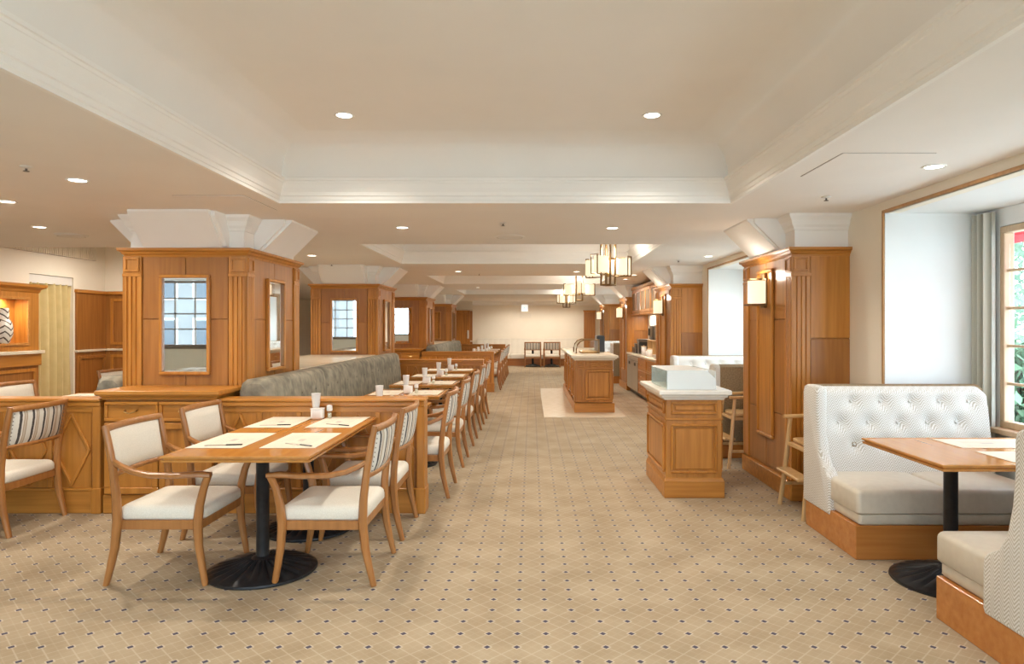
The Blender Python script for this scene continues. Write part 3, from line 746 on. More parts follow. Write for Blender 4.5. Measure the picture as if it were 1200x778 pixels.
def chair(x, y, rz, label, group='cream and striped dining armchairs'):
    if _first[0]:
        _first[0] = False; CH.location = (x, y, 0); CH.rotation_euler = (0, 0, rz); CH['label'] = label; CH['group'] = group; return CH
    return dup(CH, (x, y, 0), rz, label, group)
chair(-1.118, 3.945, 0, 'nearest armchair with striped back on the aisle side of the nearest table', 'chairs at the nearest table')
chair(-1.112, 4.73, 0, 'striped-back armchair next to the partition on the aisle side of the nearest table', 'chairs at the nearest table')
chair(-2.03, 3.955, PI, 'nearest armchair with cream pad on the left side of the nearest table', 'chairs at the nearest table')
chair(-2.02, 4.74, PI, 'armchair with cream pad nearest the sideboard, left side of the nearest table', 'chairs at the nearest table')
chair(-3.72, 4.78, 0, 'armchair with grey striped back cut off by the left picture edge')
TY = [5.72, 6.93, 8.14, 9.35, 10.56]
for k, y in enumerate(TY): chair(-.945, y+.10 if k < 4 else y+.02, 0, '%s armchair along the aisle in the near banquette row' % ORD[k], 'chairs of the near banquette row')
TY2 = [15.08, 16.29, 17.5, 18.71, 19.85]
for k, y in enumerate(TY2): chair(-.945, y+.08 if k < 4 else y, 0, '%s armchair along the aisle in the far banquette row' % ORD[k], 'chairs of the far banquette row')
chair(-4.72, 6.58, PI, 'armchair behind the left low partition, below the display cabinet', 'chairs left of the columns')
chair(-4.95, 8.50, PI, 'armchair left of the nearest mirrored column, in front of the dark wainscot', 'chairs left of the columns')
chair(.04, 23.34, -PI/2, 'left one of the two striped chairs facing the far wall bench', 'chairs at the far wall')
chair(.69, 23.34, -PI/2, 'right one of the two striped chairs facing the far wall bench', 'chairs at the far wall')

# ================================================================== TABLES
def ped_base():
    n = 144
    def fl(rr, k): return ((.011 if rr < .25 else .006)*abs(math.sin(PI*k/n*24))*1.3 if .08 < rr < .27 else 0)
    mb = MB().lathe([(.296, 0), (.302, .008), (.300, .018), (.285, .024), (.268, .026), (.262, .029), (.20, .038), (.14, .052), (.10, .066), (.085, .07), (.06, .078), (.045, .09)], n, (0, 0), fl)
    return mb.mesh('pedestal_base', 'iron', True)
PB = ped_base()
POLE = MB().lathe([(.042, .07), (.036, .10), (.036, .64), (.05, .66), (.05, .668)], 16).mesh('pedestal_pole', 'iron', True)
SPD = MB().box(-.2, .2, -.03, .03, .668, .692, .003).box(-.03, .03, -.2, .2, .668, .692, .003).mesh('spider', 'iron')
def make_table(name, w, d, peds, label, loc, group, rz=0):
    r = thing(name, label, 'table', loc, rz, group)
    MB().box(-w/2+.012, w/2-.012, -d/2+.012, d/2-.012, .69, .7225, .003).build('table_top', 'table_wood', r)
    e = MB(); e.loop(-w/2+.006, w/2-.006, -d/2+.006, d/2-.006, [(0, .690), (.004, .703), (-.011, .7035), (-.011, .7115), (.006, .712), (.006, .720), (.002, .7235), (-.012, .7235), (-.012, .690), (0, .690)])
    e.build('edge_band', 'table_edge', r)
    for (px, py) in peds:
        inst('pedestal_base', PB, r, (px, py, 0)); inst('pedestal_pole', POLE, r, (px, py, 0)); inst('spider', SPD, r, (px, py, 0))
    return r
TZ = .7236
make_table('dining_table', .78, 1.54, [(0, -.40), (0, .40)], 'long dining table with four place mats, nearest the camera', (-1.54, 4.31, 0), None)
make_table('dining_table', .78, 1.54, [(0, -.40), (0, .40)], 'long dining table beyond the left picture edge, before the striped chair', (-4.42, 4.25, 0), None)
make_table('dining_table', .78, 1.54, [(0, -.40), (0, .40)], 'long dining table near the back windows, glimpsed in the nearest mirror', (-5.15, .55, 0), None)
T0 = make_table('banquette_table', .74, .70, [(0, 0)], 'first table of the near banquette row, mostly hidden by the partition', (-1.26, TY[0], 0), 'tables of the near banquette row')
TAB = [(-1.26, TY[0])]
for k in range(1, 5): dup(T0, (-1.26, TY[k], 0), 0, '%s table of the near banquette row' % ORD[k])
for k in range(5): dup(T0, (-1.26, TY2[k], 0), 0, '%s table of the far banquette row' % ORD[k], 'tables of the far banquette row')
dup(T0, (-4.20, 6.60, 0), 0, 'table behind the left low partition, beside the velvet banquette', 'tables left of the columns')
dup(T0, (-4.43, 8.50, 0), 0, 'table behind the nearest mirrored column on its left side', 'tables left of the columns')
T1 = make_table('bench_table', .52, .60, [(0, 0)], 'left one of the two small tables at the far wall bench', (.04, 23.62, 0), 'tables at the far wall')
dup(T1, (.69, 23.62, 0), 0, 'right one of the two small tables at the far wall bench')
make_table('booth_table', 1.10, .82, [(-.26, 0), (.28, 0)], 'glossy booth table between the two near herringbone benches', (2.55, 3.73, 0), 'booth tables')
make_table('booth_table', 1.10, .82, [(-.26, 0), (.28, 0)], 'booth table between the benches behind the nearest right column', (2.55, 8.40, 0), 'booth tables')
make_table('booth_table', 1.10, .82, [(-.26, 0), (.28, 0)], 'farthest booth table on the right beyond the back bar', (2.55, 17.75, 0), 'booth tables')

# place mats: a cream sheet with a printed block, cutlery on it
def mat_proto(w, d):
    m = MB().box(-w/2, w/2, -d/2, d/2, 0, .0016).mesh('place_mat', 'mat_paper')
    p = MB()
    for a, b, c, e in ((-.02, .035, -.035, .035), ):
        p.box(a*.6, b*.6, c, e, .0016, .0019)
    for k in range(5): p.box(-w*.28+k*.018, -w*.28+k*.018+.003, -d*.3, d*.3, .0016, .0018)
    for k in range(4): p.box(w*.18+k*.016, w*.18+k*.016+.003, -d*.34, d*.05+k*.01, .0016, .0018)
    return m, p.mesh('print', 'ink_soft')
plain('ink_soft', (.55, .50, .44), .7)
MATM, PRT = mat_proto(.31, .53); MATS_, PRTS = mat_proto(.29, .46)
def mat(x, y, rz, label, group, big=False, z=TZ):
    r = bpy.data.objects.new('place_mat', MATM if big else MATS_); C.objects.link(r); r.location = (x, y, z); r.rotation_euler = (0, 0, rz)
    tag(r, label, 'place mat', group); inst('print', PRT if big else PRTS, r)
KN = MB().box(-.095, .02, -.006, .006, 0, .003, .001).mesh('blade', 'steel'); KH = MB().box(.02, .11, -.006, .006, 0, .006, .002).mesh('handle', 'black')
def knife(x, y, rz, label, group):
    r = thing('table_knife', label, 'cutlery', (x, y, TZ+.0018), rz, group); inst('blade', KN, r); inst('handle', KH, r)
G = 'paper place mats on the nearest table'
for x, y, rz, nm in ((-1.765, 4.045, 0, 'near left'), (-1.355, 4.045, PI, 'near right'), (-1.765, 4.81, 0, 'far left'), (-1.355, 4.81, PI, 'far right')):
    mat(x, y, rz, 'cream printed paper place mat at the %s of the nearest table' % nm, G, True)
for x, y, rz, nm in ((-1.75, 3.86, .12, 'near left'), (-1.33, 3.88, -.5, 'near right'), (-1.75, 4.64, .12, 'far left'), (-1.33, 4.66, -.5, 'far right')):
    knife(x, y, rz, 'thin knife lying on the %s place mat of the nearest table' % nm, 'cutlery on the nearest table')
for ty_, tx_, nm in ((4.25, -4.42, 'table beyond the left picture edge'), (.55, -5.15, 'table glimpsed in the nearest mirror')):
    for sy, n2 in ((-.3, 'near'), (.42, 'far')):
        for sx, n3 in ((-.2, 'left'), (.2, 'right')): mat(tx_+sx, ty_+sy, 0 if sx < 0 else PI, 'place mat, %s %s one on the long %s' % (n2, n3, nm), 'place mats on the left tables', True)
for nmr, ty in (('near', TY), ('far', TY2)):
    for k, y in enumerate(ty):
        mat(-1.46, y, 0, 'place mat on the banquette side of the %s table, %s row' % (ORD[k], nmr), 'place mats of the %s banquette row' % nmr)
        mat(-1.07, y, PI, 'place mat on the aisle side of the %s table, %s row' % (ORD[k], nmr), 'place mats of the %s banquette row' % nmr)
mat(-4.38, 6.60, 0, 'place mat on the chair side of the table behind the left partition', 'place mats left of the columns'); mat(-4.02, 6.60, PI, 'place mat on the banquette side of the table behind the left partition', 'place mats left of the columns')
for y, nm in ((3.73, 'near booth table'), (8.40, 'middle booth table behind the nearest right column'), (17.75, 'farthest booth table')):
    mat(2.62, y-.2, PI/2, 'place mat on the near side of the %s' % nm, 'booth place mats'); mat(2.62, y+.2, -PI/2, 'place mat on the far side of the %s' % nm, 'booth place mats')
    if y < 5:
        mat(2.93, y-.2, PI/2, 'place mat by the window on the near side of the near booth table', 'booth place mats'); mat(2.93, y+.2, -PI/2, 'place mat by the window on the far side of the near booth table', 'booth place mats')
# condiments
CUPT = MB().lathe([(.022, 0), (.026, .004), (.034, .10), (.036, .102), (.033, .10), (.024, .012)], 16).mesh('napkin_cup', 'ceramic', True)
BOX_ = MB().cushion(-.045, .045, -.035, .035, 0, .075, .008, 0, .018).mesh('sugar_box', 'ceramic', True)
RIM = MB().cushion(-.048, .048, -.038, .038, .066, .08, .004, 0, .02).mesh('rim', 'ceramic', True)
SH1 = MB().lathe([(.016, 0), (.018, .006), (.017, .05), (.014, .055)], 12).mesh('jar', 'glass_case', True); SH2 = MB().lathe([(.019, .055), (.022, .062), (.020, .095), (.006, .10)], 12).mesh('lid', 'ceramic', True)
SAL = MB().lathe([(.010, .002), (.0145, .006), (.0145, .04), (.008, .042)], 10).mesh('salt', 'stone', True)
HOLD = MB().lathe([(.028, 0), (.028, .03), (.024, .05), (.022, .085), (.020, .085), (.02, .01)], 12).mesh('holder', 'ceramic', True)
def condiments(x, y, where, group):
    t = thing('napkin_cup', 'tall white napkin cup %s' % where, 'cup', (x-.035, y+.055, TZ), 0, group)
    inst('stand', HOLD, t); inst('cup', CUPT, t, (0, 0, .078))
    t = thing('sugar_box', 'low white ceramic sugar box %s' % where, 'box', (x, y-.02, TZ), 0, group); inst('body', BOX_, t); inst('rim', RIM, t)
    t = thing('salt_shaker', 'small white-capped salt shaker %s' % where, 'shaker', (x+.075, y+.02, TZ), 0, group); inst('jar', SH1, t); inst('lid', SH2, t); inst('salt', SAL, t)
condiments(-1.555, 4.98, 'at the partition end of the nearest table', 'condiments on the nearest table')
for k, y in enumerate(TY): condiments(-1.235, y-.08, 'on the %s table of the near row' % ORD[k], 'condiments of the near row')
for k, y in enumerate(TY2): condiments(-1.235, y-.08, 'on the %s table of the far row' % ORD[k], 'condiments of the far row')

# ================================================================== BOOTH BENCHES
def bench(x0, yr, m, label, L=1.17):
    """yr: rear plane; m=+1 the seat looks towards the camera (-y); m=-1 away"""
    r = thing('booth_bench', label, 'bench', (x0, yr, 0), 0, 'herringbone booth benches')
    Y = lambda d: -d*m               # d: distance from the rear plane towards the seat front
    def bx(a, b, d0, d1, z0, z1, bv=0):
        q = sorted((Y(d0), Y(d1))); return MB().box(a, b, q[0], q[1], z0, z1, bv)
    bx(.01, L, .03, .775, 0, .205, .004).build('base', 'booth_wood', r)
    for a, b in ((.0, .60), (.60, L)):
        q = sorted((Y(.18), Y(.775)))
        MB().cushion(a+.003 if a else .03, b-.003, q[0], q[1], .205, .272, .012, 0, .02).build('seat_border', 'leather', r, smooth=True)
        q = sorted((Y(.18), Y(.79)))
        MB().cushion(a+.002 if a else .012, b-.002, q[0], q[1], .272, .432, .03, .012, .03).build('seat_cushion', 'leather', r, smooth=True)
    rows = [(.885, 0), (.745, 1), (.60, 0)]; BT = []
    for z, st in rows:
        k = .16 if st else .255
        while k < L-.06: BT.append((k, z)); k += .20
    def fr_(u, v):
        x = .05+(L-.05)*u; z = .36+.625*v; d = .30-.10*v
        e = 0
        for bx_, bz in BT:
            q = math.hypot(x-bx_, z-bz); e += .030*math.exp(-(q/.045)**2)
        rd = max(0, (v-.93)/.07); ed = max(0, (u-.95)/.05)
        d -= e+.05*rd*rd; z -= .028*ed*ed*(v > .8)
        return (x, Y(d), z)
    bk = MB().grid(fr_, 52, 30)
    bk = bk.build('backrest', 'herringbone', r, smooth=True)
    MB().prism([(Y(.0), .18), (Y(.28), .18), (Y(.28), .38), (Y(.165), .965), (Y(.12), .992), (Y(.04), .992), (Y(.0), .965)], .06, L, 0).build('back_shell', 'taupe_fabric', r)
    bt = MB().lathe([(.002, 0), (.012, .002), (.010, .008), (.002, .010)], 10).mesh('button', 'herringbone', True)
    for bx_, bz in BT:
        v = (bz-.36)/.625; o = inst('button', bt, bk); o.matrix_basis = Matrix.Translation((bx_, Y(.30-.10*v-.028), bz)) @ Matrix.Rotation(PI/2*m, 4, 'X')
    # wing: side profile in (depth, z), rounded front
    pr = [(.0, .17), (.0, .95), (.015, .98), (.05, .992), (.20, .992), (.225, .98), (.235, .95), (.235, .82), (.25, .68), (.28, .56), (.33, .475), (.40, .435), (.425, .41), (.43, .38), (.43, .19), (.42, .17)]
    rs = []
    for x, ins in ((.0, .016), (.006, .005), (.016, 0), (.055, 0), (.068, .005), (.075, .016)):
        c = Vector((.15, .5)); ring = []
        for d, z in pr:
            dd = d-(ins if d > .15 else -ins); zz = z-(ins if z > .5 else -ins if z < .3 else 0)
            ring.append((x, Y(dd), zz))
        rs.append(ring)
    MB().rings(rs).build('wing', 'herringbone', r, smooth=True)
    return r
bench(1.93, 4.86, 1, 'white herringbone tufted bench facing the camera beneath the near window')
bench(1.93, 2.50, -1, 'herringbone bench cut off by the right picture edge, seen from behind')
bench(1.93, 9.54, 1, 'pale tufted booth bench whose top shows behind the glass display case')
bench(1.93, 7.20, -1, 'booth bench with plain taupe back behind the nearest right column')
bench(1.93, 18.9, 1, 'far pale booth bench facing the camera beyond the back bar')
bench(1.93, 16.6, -1, 'far booth bench with olive taupe back beyond the back bar')

# high chairs
def high_chair(x, y, label):
    r = thing('high_chair', label, 'high chair', (x, y, 0), 0, 'oak high chairs')
    for s in (-1, 1):
        MB().bar([(-.02, .235*s, 0), (.015, .215*s, .30), (.05, .20*s, .69)], [.026, .032, .026], [.030, .036, .028]).build('leg', 'oak', r, smooth=True)
        MB().bar([(.50, .235*s, 0), (.45, .21*s, .40), (.42, .20*s, .72)], [.026, .032, .026], [.030, .036, .028]).build('leg', 'oak', r, smooth=True)
        MB().bar([(.0, .20*s, .695), (.20, .205*s, .70), (.44, .20*s, .715)], [.045, .05, .04], .026).build('arm', 'oak', r, smooth=True)
        MB().bar([(.0, .222*s, .17), (.48, .222*s, .17)], .018, .026).build('stretcher', 'oak', r)
    MB().cushion(.05, .44, -.19, .19, .50, .535, .01, 0, .05).build('seat', 'oak', r, smooth=True)
    MB().box(.03, .43, -.195, .195, .47, .50, .004).build('seat_rail', 'oak', r)
    MB().box(-.055, .055, -.215, .215, .275, .298, .006).build('footrest', 'oak', r)
    MB().box(.40, .425, -.20, .20, .60, .72, .006).build('backrest', 'oak', r)
    return r
high_chair(1.97, 5.13, 'oak high chair half hidden behind the near herringbone bench')
high_chair(1.95, 6.92, 'oak high chair between the display kiosk and the nearest right column')
# ================================================================== KIOSK
def panelled(root, M, u0, u1, z0, z1, nm='panel', mw=.020, mp=.020):
    MB(M).box(u0, u1, -.008, 0, z0, z1, .003).build(nm+'_frame', 'wood_v', root) if False else None
    f = frame_bars(MB(M), u0, u1, z0, z1, mw, -mp, .004, .007).build(nm+'_moulding', 'wood_v', root)
    MB(M).box(u0+mw+.014, u1-mw-.014, -mp*.5, .002, z0+mw+.014, z1-mw-.014, .006).build('raised_field', 'wood_v', f)
k = thing('display_kiosk', 'freestanding wooden display kiosk with pale stone top, right of the aisle', 'kiosk', (1.08, 5.55, 0))
MB().box(.015, .47, .015, .87, .15, .80, .004).build('body', 'wood_v', k)
MB().box(0, .49, 0, .89, 0, .135, .004).build('plinth', 'wood_x', k); MB().loop(0, .49, 0, .89, [(0, .135), (-.004, .142), (-.008, .155), (-.016, .165)]).build('plinth_bead', 'wood_x', k)
Mf = Matrix.Translation((.015, .015, 0)); Ml = Matrix.Translation((.015, .87, 0)) @ Matrix.Rotation(-PI/2, 4, 'Z'); Mr = Matrix.Translation((.47, .015, 0)) @ Matrix.Rotation(PI/2, 4, 'Z')
for M, w in ((Mf, .455), (Ml, .855), (Mr, .855)):
    panelled(k, M, .04, w-.04, .68, .785); panelled(k, M, .04, w-.04, .20, .60)
    MB(M).box(-.008, w+.008, -.010, .0, .632, .648, .004).build('bead', 'wood_x', k)
MB().loop(.0, .485, .0, .885, [(-.03, .80), (0, .80), (.006, .815), (.022, .822), (.026, .838), (.045, .842), (.050, .85), (.050, .872), (.044, .88)], cap=True).build('stone_top', 'stone_pale', k)
b = thing('glass_display_case', 'frosted glass display case on the kiosk top', 'display case', (1.10, 5.58, .881))
t = .008
MB().prism([(0, 0), (.72, 0), (.72, .15), (0, .15)], 0, t, 0).build('side_pane', 'glass_case', b)
MB().prism([(0, 0), (.72, 0), (.72, .15), (0, .15)], .40, .40+t, 0).build('side_pane', 'frosted', b)
MB().prism([(t, 0), (.40, 0), (.40, .09), (.34, .15), (t, .15)], 0, t, 1).build('front_pane', 'frosted', b)
MB().prism([(t, 0), (.40, 0), (.40, .15), (t, .15)], .712, .72, 1).build('rear_pane', 'frosted', b)
MB().box(.0, .345, .0, .72, .15, .156).build('lid_pane', 'frosted', b)
MB().box(t, .40, t, .712, 0, .004).build('liner', 'metal_white', b)

# ================================================================== BUFFET ISLAND
il = thing('buffet_island', 'wooden buffet island with thick cream stone top on a beige stone floor', 'island', (.69, 11.0, .006)); iw, idp = .65, 3.85
MB().box(.03, iw-.03, .03, idp, .16, .84).build('body', 'wood_v', il)
MB().box(0, iw, 0, idp+.03, 0, .15, .005).build('plinth', 'wood_x', il)
MB().loop(0, iw, 0, idp+.03, [(-.03, .84), (0, .84), (.01, .858), (.03, .868), (.034, .88), (.055, .885), (.055, .912), (.048, .92)], cap=True).build('stone_top', 'stone', il)
Mf = Matrix.Translation((.03, .03, 0)); Ml = Matrix.Translation((.03, idp, 0)) @ Matrix.Rotation(-PI/2, 4, 'Z'); Mr = Matrix.Translation((iw-.03, .03, 0)) @ Matrix.Rotation(PI/2, 4, 'Z')
PIS = pilaster_mesh(.12, .17, .70); PIS.materials[0] = MATS['wood_v']
place(inst('pilaster', PIS, il), Mf @ Matrix.Translation((0, 0, 0)))
panelled(il, Mf, .15, .57, .20, .69, 'panel', .032, .030); panelled(il, Mf, .15, .57, .735, .825, 'panel', .018, .03); panelled(il, Mf, .01, .12, .735, .825, 'panel', .018, .03); MB(Mf).box(-.005, .595, -.022, 0, .70, .722, .005).build('rail', 'wood_x', il)
for M in (Ml, Mr):
    for s in range(4):
        u = .06+s*.94
        MB(M).box(u, u+.82, -.012, 0, .70, .82, .004).build('drawer', 'wood_v', il)
        panelled(il, M, u, u+.40, .2, .66, 'door'); panelled(il, M, u+.42, u+.82, .2, .66, 'door')
        for q in (u+.2, u+.62):
            MB(M).box(q-.06, q+.06, -.03, -.02, .755, .77, .003).build('pull', 'brass', il)
        MB(M).box(u+.83, u+.93, -.03, 0, .16, .83, .004).build('post', 'wood_v', il)
sg = thing('sneeze_guard', 'curved clear sneeze guard with dark arched frame on the buffet island', 'sneeze guard', (.75, 11.75, .926))
arc = [(.02, 0, 0), (.02, 0, .08), (.04, 0, .15), (.09, 0, .21), (.16, 0, .235), (.42, 0, .235)]
for yy in (0, .75): MB().tube([(p[0], yy, p[2]) for p in arc], .011, 8).build('arch_frame', 'bronze', sg)
MB().rings([[(p[0]+.004, yy, p[2]) for p in arc]+[(p[0]-.001, yy, p[2]+.004) for p in reversed(arc)] for yy in (0, .75)]).build('curved_pane', 'glass', sg)
MB().box(.40, .42, 0, .75, 0, .24, .003).build('rear_post', 'bronze', sg)
tag(MB().cushion(.86, 1.16, 11.82, 12.42, .926, .966, .015, .01, .06).build('serving_board', 'oak', smooth=True), 'pale wooden serving board under the sneeze guard', 'board')
cm = thing('drink_dispenser', 'black box-shaped drink dispenser at the rear of the buffet island', 'dispenser', (1.24, 12.6, .926))
MB().box(-.055, .09, -.2, .2, 0, .30, .012).build('body', 'black', cm); MB().box(-.16, -.04, -.18, .18, .02, .23, .01).build('tank', 'glass_case', cm); MB().tube([(-.15, 0, .03), (-.19, 0, .03), (-.195, 0, .0)], .010, 6).build('tap', 'steel', cm)

# ================================================================== BACK BAR (third bay on the right)
Mx = lambda y: Matrix.Translation((2.10, y, 0)) @ Matrix.Rotation(-PI/2, 4, 'Z')   # u runs to -y
def base_unit(y0, y1, label, kind):
    r = thing('base_cabinet', label, 'cabinet', (2.10, y1, 0), -PI/2, 'back bar cabinets'); w = y1-y0-.004
    MB().box(0, w, 0, .44, .08, .79, .003).build('body', 'steel_dark' if kind == 'fridge' else 'wood_v', r); MB().box(0, w, .05, .44, 0, .08).build('kick_plate', 'black', r)
    if kind == 'fridge':
        for a, b_ in ((.01, w/2-.004), (w/2+.004, w-.01)):
            d = MB().box(a, b_, -.025, 0, .10, .69, .004).build('door', 'steel', r)
            MB().box((a+b_)/2-.07, (a+b_)/2+.07, -.034, -.025, .60, .66, .003).build('handle', 'black', d)
        MB().box(.01, w-.01, -.02, 0, .70, .78, .004).build('control_strip', 'steel', r)
    else:
        for z0, z1 in ((.10, .32), (.33, .55), (.56, .78)):
            d = MB().box(.01, w-.01, -.018, 0, z0, z1, .004).build('drawer', 'wood_x', r)
            frame_bars(MB(), .01, w-.01, z0, z1, .03, -.026, -.018).build('drawer_moulding', 'wood_x', d)
            MB().box(w/2-.06, w/2+.06, -.045, -.03, (z0+z1)/2-.006, (z0+z1)/2+.006, .003).build('pull', 'brass', d)
base_unit(13.35, 14.86, 'stainless steel undercounter fridge at the far end of the back bar', 'fridge')
base_unit(12.40, 13.33, 'wooden drawer unit of the back bar next to the steel fridge', 'drawer')
base_unit(11.42, 12.38, 'wooden drawer unit of the back bar beside the second right column', 'drawer')
tag(MB().box(2.06, 2.545, 11.43, 14.87, .792, .835, .006).build('worktop', 'stone'), 'cream stone worktop of the back bar', 'worktop')
def wall_unit(y0, y1, label):
    r = thing('wall_cabinet', label, 'cabinet', (2.20, y1, 0), -PI/2, 'back bar wall cabinets'); w = y1-y0-.006
    MB().box(0, w, 0, .34, 1.66, 2.16, .003).build('body', 'wood_v', r); MB().box(-.01, w+.01, -.03, .34, 2.16, 2.22, .006).build('cornice', 'wood_x', r); MB().box(0, w, -.03, .30, 1.63, 1.66, .004).build('bottom_rail', 'wood_x', r)
    for a, b_ in ((.01, w/2-.004), (w/2+.004, w-.01)):
        d = frame_bars(MB(), a, b_, 1.68, 2.14, .05, -.02, 0).build('door', 'wood_v', r); MB().box(a+.05, b_-.05, -.008, -.003, 1.73, 2.09).build('pane', 'cabinet_glass', d)
        MB().box((a+b_)/2-.008, (a+b_)/2+.008, -.014, -.002, 1.73, 2.09).build('glazing_bar', 'wood_v', d)
for k_, (a, b_) in enumerate(((13.72, 14.86), (12.58, 13.70), (11.44, 12.56))): wall_unit(a, b_, ['wall cabinet at the far end of the back bar', 'middle wall cabinet of the back bar', 'wall cabinet beside the second right column'][k_])
struct(MB().box(2.535, 2.55, 11.42, 14.88, .835, 1.63).build('wall_splashback', 'wall_cream'))
sh = thing('bar_shelf', 'small open wooden shelf standing on the back bar worktop', 'shelf', (2.28, 12.9, .836))
MB().box(0, .22, -.55, .55, .28, .30, .003).build('shelf_board', 'oak', sh)
for yy in (-.55, -.02, .53): MB().box(0, .22, yy, yy+.02, 0, .28, .002).build('upright', 'oak', sh)
mw = thing('coffee_machine', 'dark round-fronted coffee machine on the back bar shelf', 'machine', (2.39, 13.05, 1.137))
MB().cushion(-.11, .11, -.22, .22, 0, .30, .04, .02, .05).build('body', 'steel_dark', mw, smooth=True); MB().box(-.115, -.105, -.14, .12, .06, .24, .004).build('front_panel', 'bronze', mw); MB().box(-.13, -.10, .13, .19, .08, .22, .004).build('control_panel', 'black', mw)
for q, (y, z_, nm) in enumerate(((13.9, .30, 'tall'), (14.3, .20, 'middle'), (14.62, .12, 'low'))):
    a = thing('storage_bin', '%s dark bin standing at the far end of the back bar worktop' % nm, 'bin', (2.29, y, .836), 0, 'bins on the back bar'); MB().box(-.12, .12, -.14, .14, 0, z_*.8, .01).build('bin_body', 'black', a); MB().box(-.13, .13, -.15, .15, z_*.8, z_, .01).build('bin_lid', 'steel_dark', a)
CUP = MB().lathe([(.022, 0), (.03, .004), (.04, .06), (.038, .062), (.028, .01)], 12).mesh('cup', 'ceramic', True); CHD = MB().tube([(.034, 0, .05), (.058, 0, .045), (.058, 0, .025), (.030, 0, .016)], .004, 6).mesh('cup_handle', 'ceramic', True)
nn = 0
for i in range(4):
    for j in range(2):
        t = thing('coffee_cup', 'white coffee cup, %s in the %s line of cups on the back bar' % (ORD[i], ('front', 'rear')[j]), 'cup', (2.16+j*.1, 11.62+i*.12, .836), 0, 'coffee cups on the back bar'); inst('bowl', CUP, t); inst('cup_handle', CHD, t)
for i, (y, z_) in enumerate(((12.55, .13), (12.70, .10), (13.2, .16))):
    t = thing('canister', '%s cream canister from the near end on the back bar' % ORD[i], 'canister', (2.17, y, .836), 0, 'canisters on the back bar')
    MB().lathe([(.045, 0), (.05, .005), (.05, z_), (.046, z_+.004)], 14).build('can_body', 'ceramic', t, smooth=True); MB().lathe([(.052, z_+.004), (.052, z_+.016), (.012, z_+.02), (.012, z_+.03)], 14).build('can_lid', 'oak', t, smooth=True)
for y in (12.0, 13.1, 14.2):
    d = bpy.data.lights.new('shelf_strip', 'AREA'); d.shape = 'RECTANGLE'; d.size = .03; d.size_y = .7; d.energy = 7; d.color = LAMP_COL
    o = bpy.data.objects.new('shelf_strip', d); C.objects.link(o); o.location = (2.44, y, 1.625)

# ================================================================== FAR WALL BENCH, SIGN
fb = thing('wall_bench', 'long pale tufted bench along the far cream wall', 'bench', (-1.95, 24.0, 0))
MB().box(0, 3.6, .02, .48, 0, .25, .004).build('base', 'wood_base', fb)
for q in range(3): MB().cushion(q*1.2+.004, q*1.2+1.196, 0, .34, .25, .42, .03, .01).build('seat_cushion', 'cream_fabric', fb, smooth=True)
for q in range(3):
    def bf(u, v, q=q): return (q*1.2+.004+1.192*u, .32+.10*v-.012*abs(math.sin(u*6*PI))*abs(math.sin(v*2*PI+.8)), .40+.56*v)
    mb = MB().grid(bf, 36, 10); mb.box(q*1.2+.004, q*1.2+1.196, .42, .48, .25, .965, .01); mb.build('backrest', 'cream_fabric', fb, smooth=True)
es = thing('exit_sign', 'small lit white sign with a pale blue running arrow mark high on the far wall', 'sign', (-.25, YF-.03, 2.045))
plain('sign_light', (1, 1, 1), .5, emit=(.92, 1, 1), es=.7); plain('sign_mark', (.18, .55, .62), .5, emit=(.2, .6, .65), es=.5)
MB().box(-.13, .13, -.03, .03, -.13, .13, .006).build('housing', 'metal_white', es); MB().box(-.118, .118, -.034, -.03, -.118, .118).build('lit_face', 'sign_light', es)
mk = MB(); mk.lathe([(.001, 0), (.014, 0), (.014, .002), (.001, .002)], 10); mk.v = [(a, -.0345-c, b+.055) for a, b, c in mk.v]
mk.bar([(.0, -.036, .035), (-.012, -.036, -.005)], .003, .026); mk.bar([(-.012, -.036, -.005), (.028, -.036, -.035), (.02, -.036, -.07)], .003, .014); mk.bar([(-.012, -.036, -.005), (-.03, -.036, -.04), (-.06, -.036, -.045)], .003, .014); mk.bar([(0, -.036, .03), (.035, -.036, .01)], .003, .012); mk.bar([(0, -.036, .03), (-.04, -.036, .02)], .003, .012)
mk.build('running_mark', 'sign_mark', es)
vp = thing('wall_vent', 'pale grey rectangular vent plate under the lit sign on the far wall', 'vent', (-.22, YF-.012, 1.78)); MB().box(-.22, .22, -.008, .012, -.10, .10, .003).build('plate', 'wall_cream', vp)
for q in range(6): MB().box(-.20, .20, -.014, -.008, -.08+q*.03, -.07+q*.03, .002).build('louvre', 'stone_pale', vp)

# ================================================================== LEFT DISPLAY CABINET AND VASE
dc = thing('display_cabinet', 'wooden display cabinet with lit niche and stone shelf at the far left', 'cabinet', (XL+.0, 10.72, 0), PI/2)
# local: u = -(world y) measured from 10.72 back towards the camera, outward is +x (local -y)
dc.rotation_euler = (0, 0, PI/2); dc.location = (XL, 8.6, 0)
Lc = 1.90
mb = MB(); mb.box(0, Lc, -.22, 0, 0, .98, .004); mb.build('lower_body', 'wood_dark', dc)
MB().box(-.02, Lc+.03, -.30, 0, .98, 1.03, .006).build('stone_shelf', 'stone', dc); MB().box(0, Lc+.01, -.26, -.22, .80, .98, .006).build('frieze', 'wood_x', dc)
for q in range(2): frame_bars(MB(), .08+q*.97, 1.0+q*.82, .15, .76, .05, -.24, -.22).build('panel_moulding', 'wood_v', dc)
n0, n1, z0, z1 = .75, 1.66, 1.14, 1.80
mb = MB(); mb.box(0, n0, -.22, 0, 1.03, 1.98); mb.box(n1, Lc, -.22, 0, 1.03, 1.98); mb.box(n0, n1, -.22, 0, 1.03, z0); mb.box(n0, n1, -.22, 0, z1, 1.98); mb.box(n0, n1, -.03, 0, z0, z1); mb.build('upper_body', 'wood_v', dc)
frame_bars(MB(), n0-.03, n1+.03, z0-.03, z1+.03, .04, -.24, -.215, .005).build('niche_frame', 'table_edge', dc)
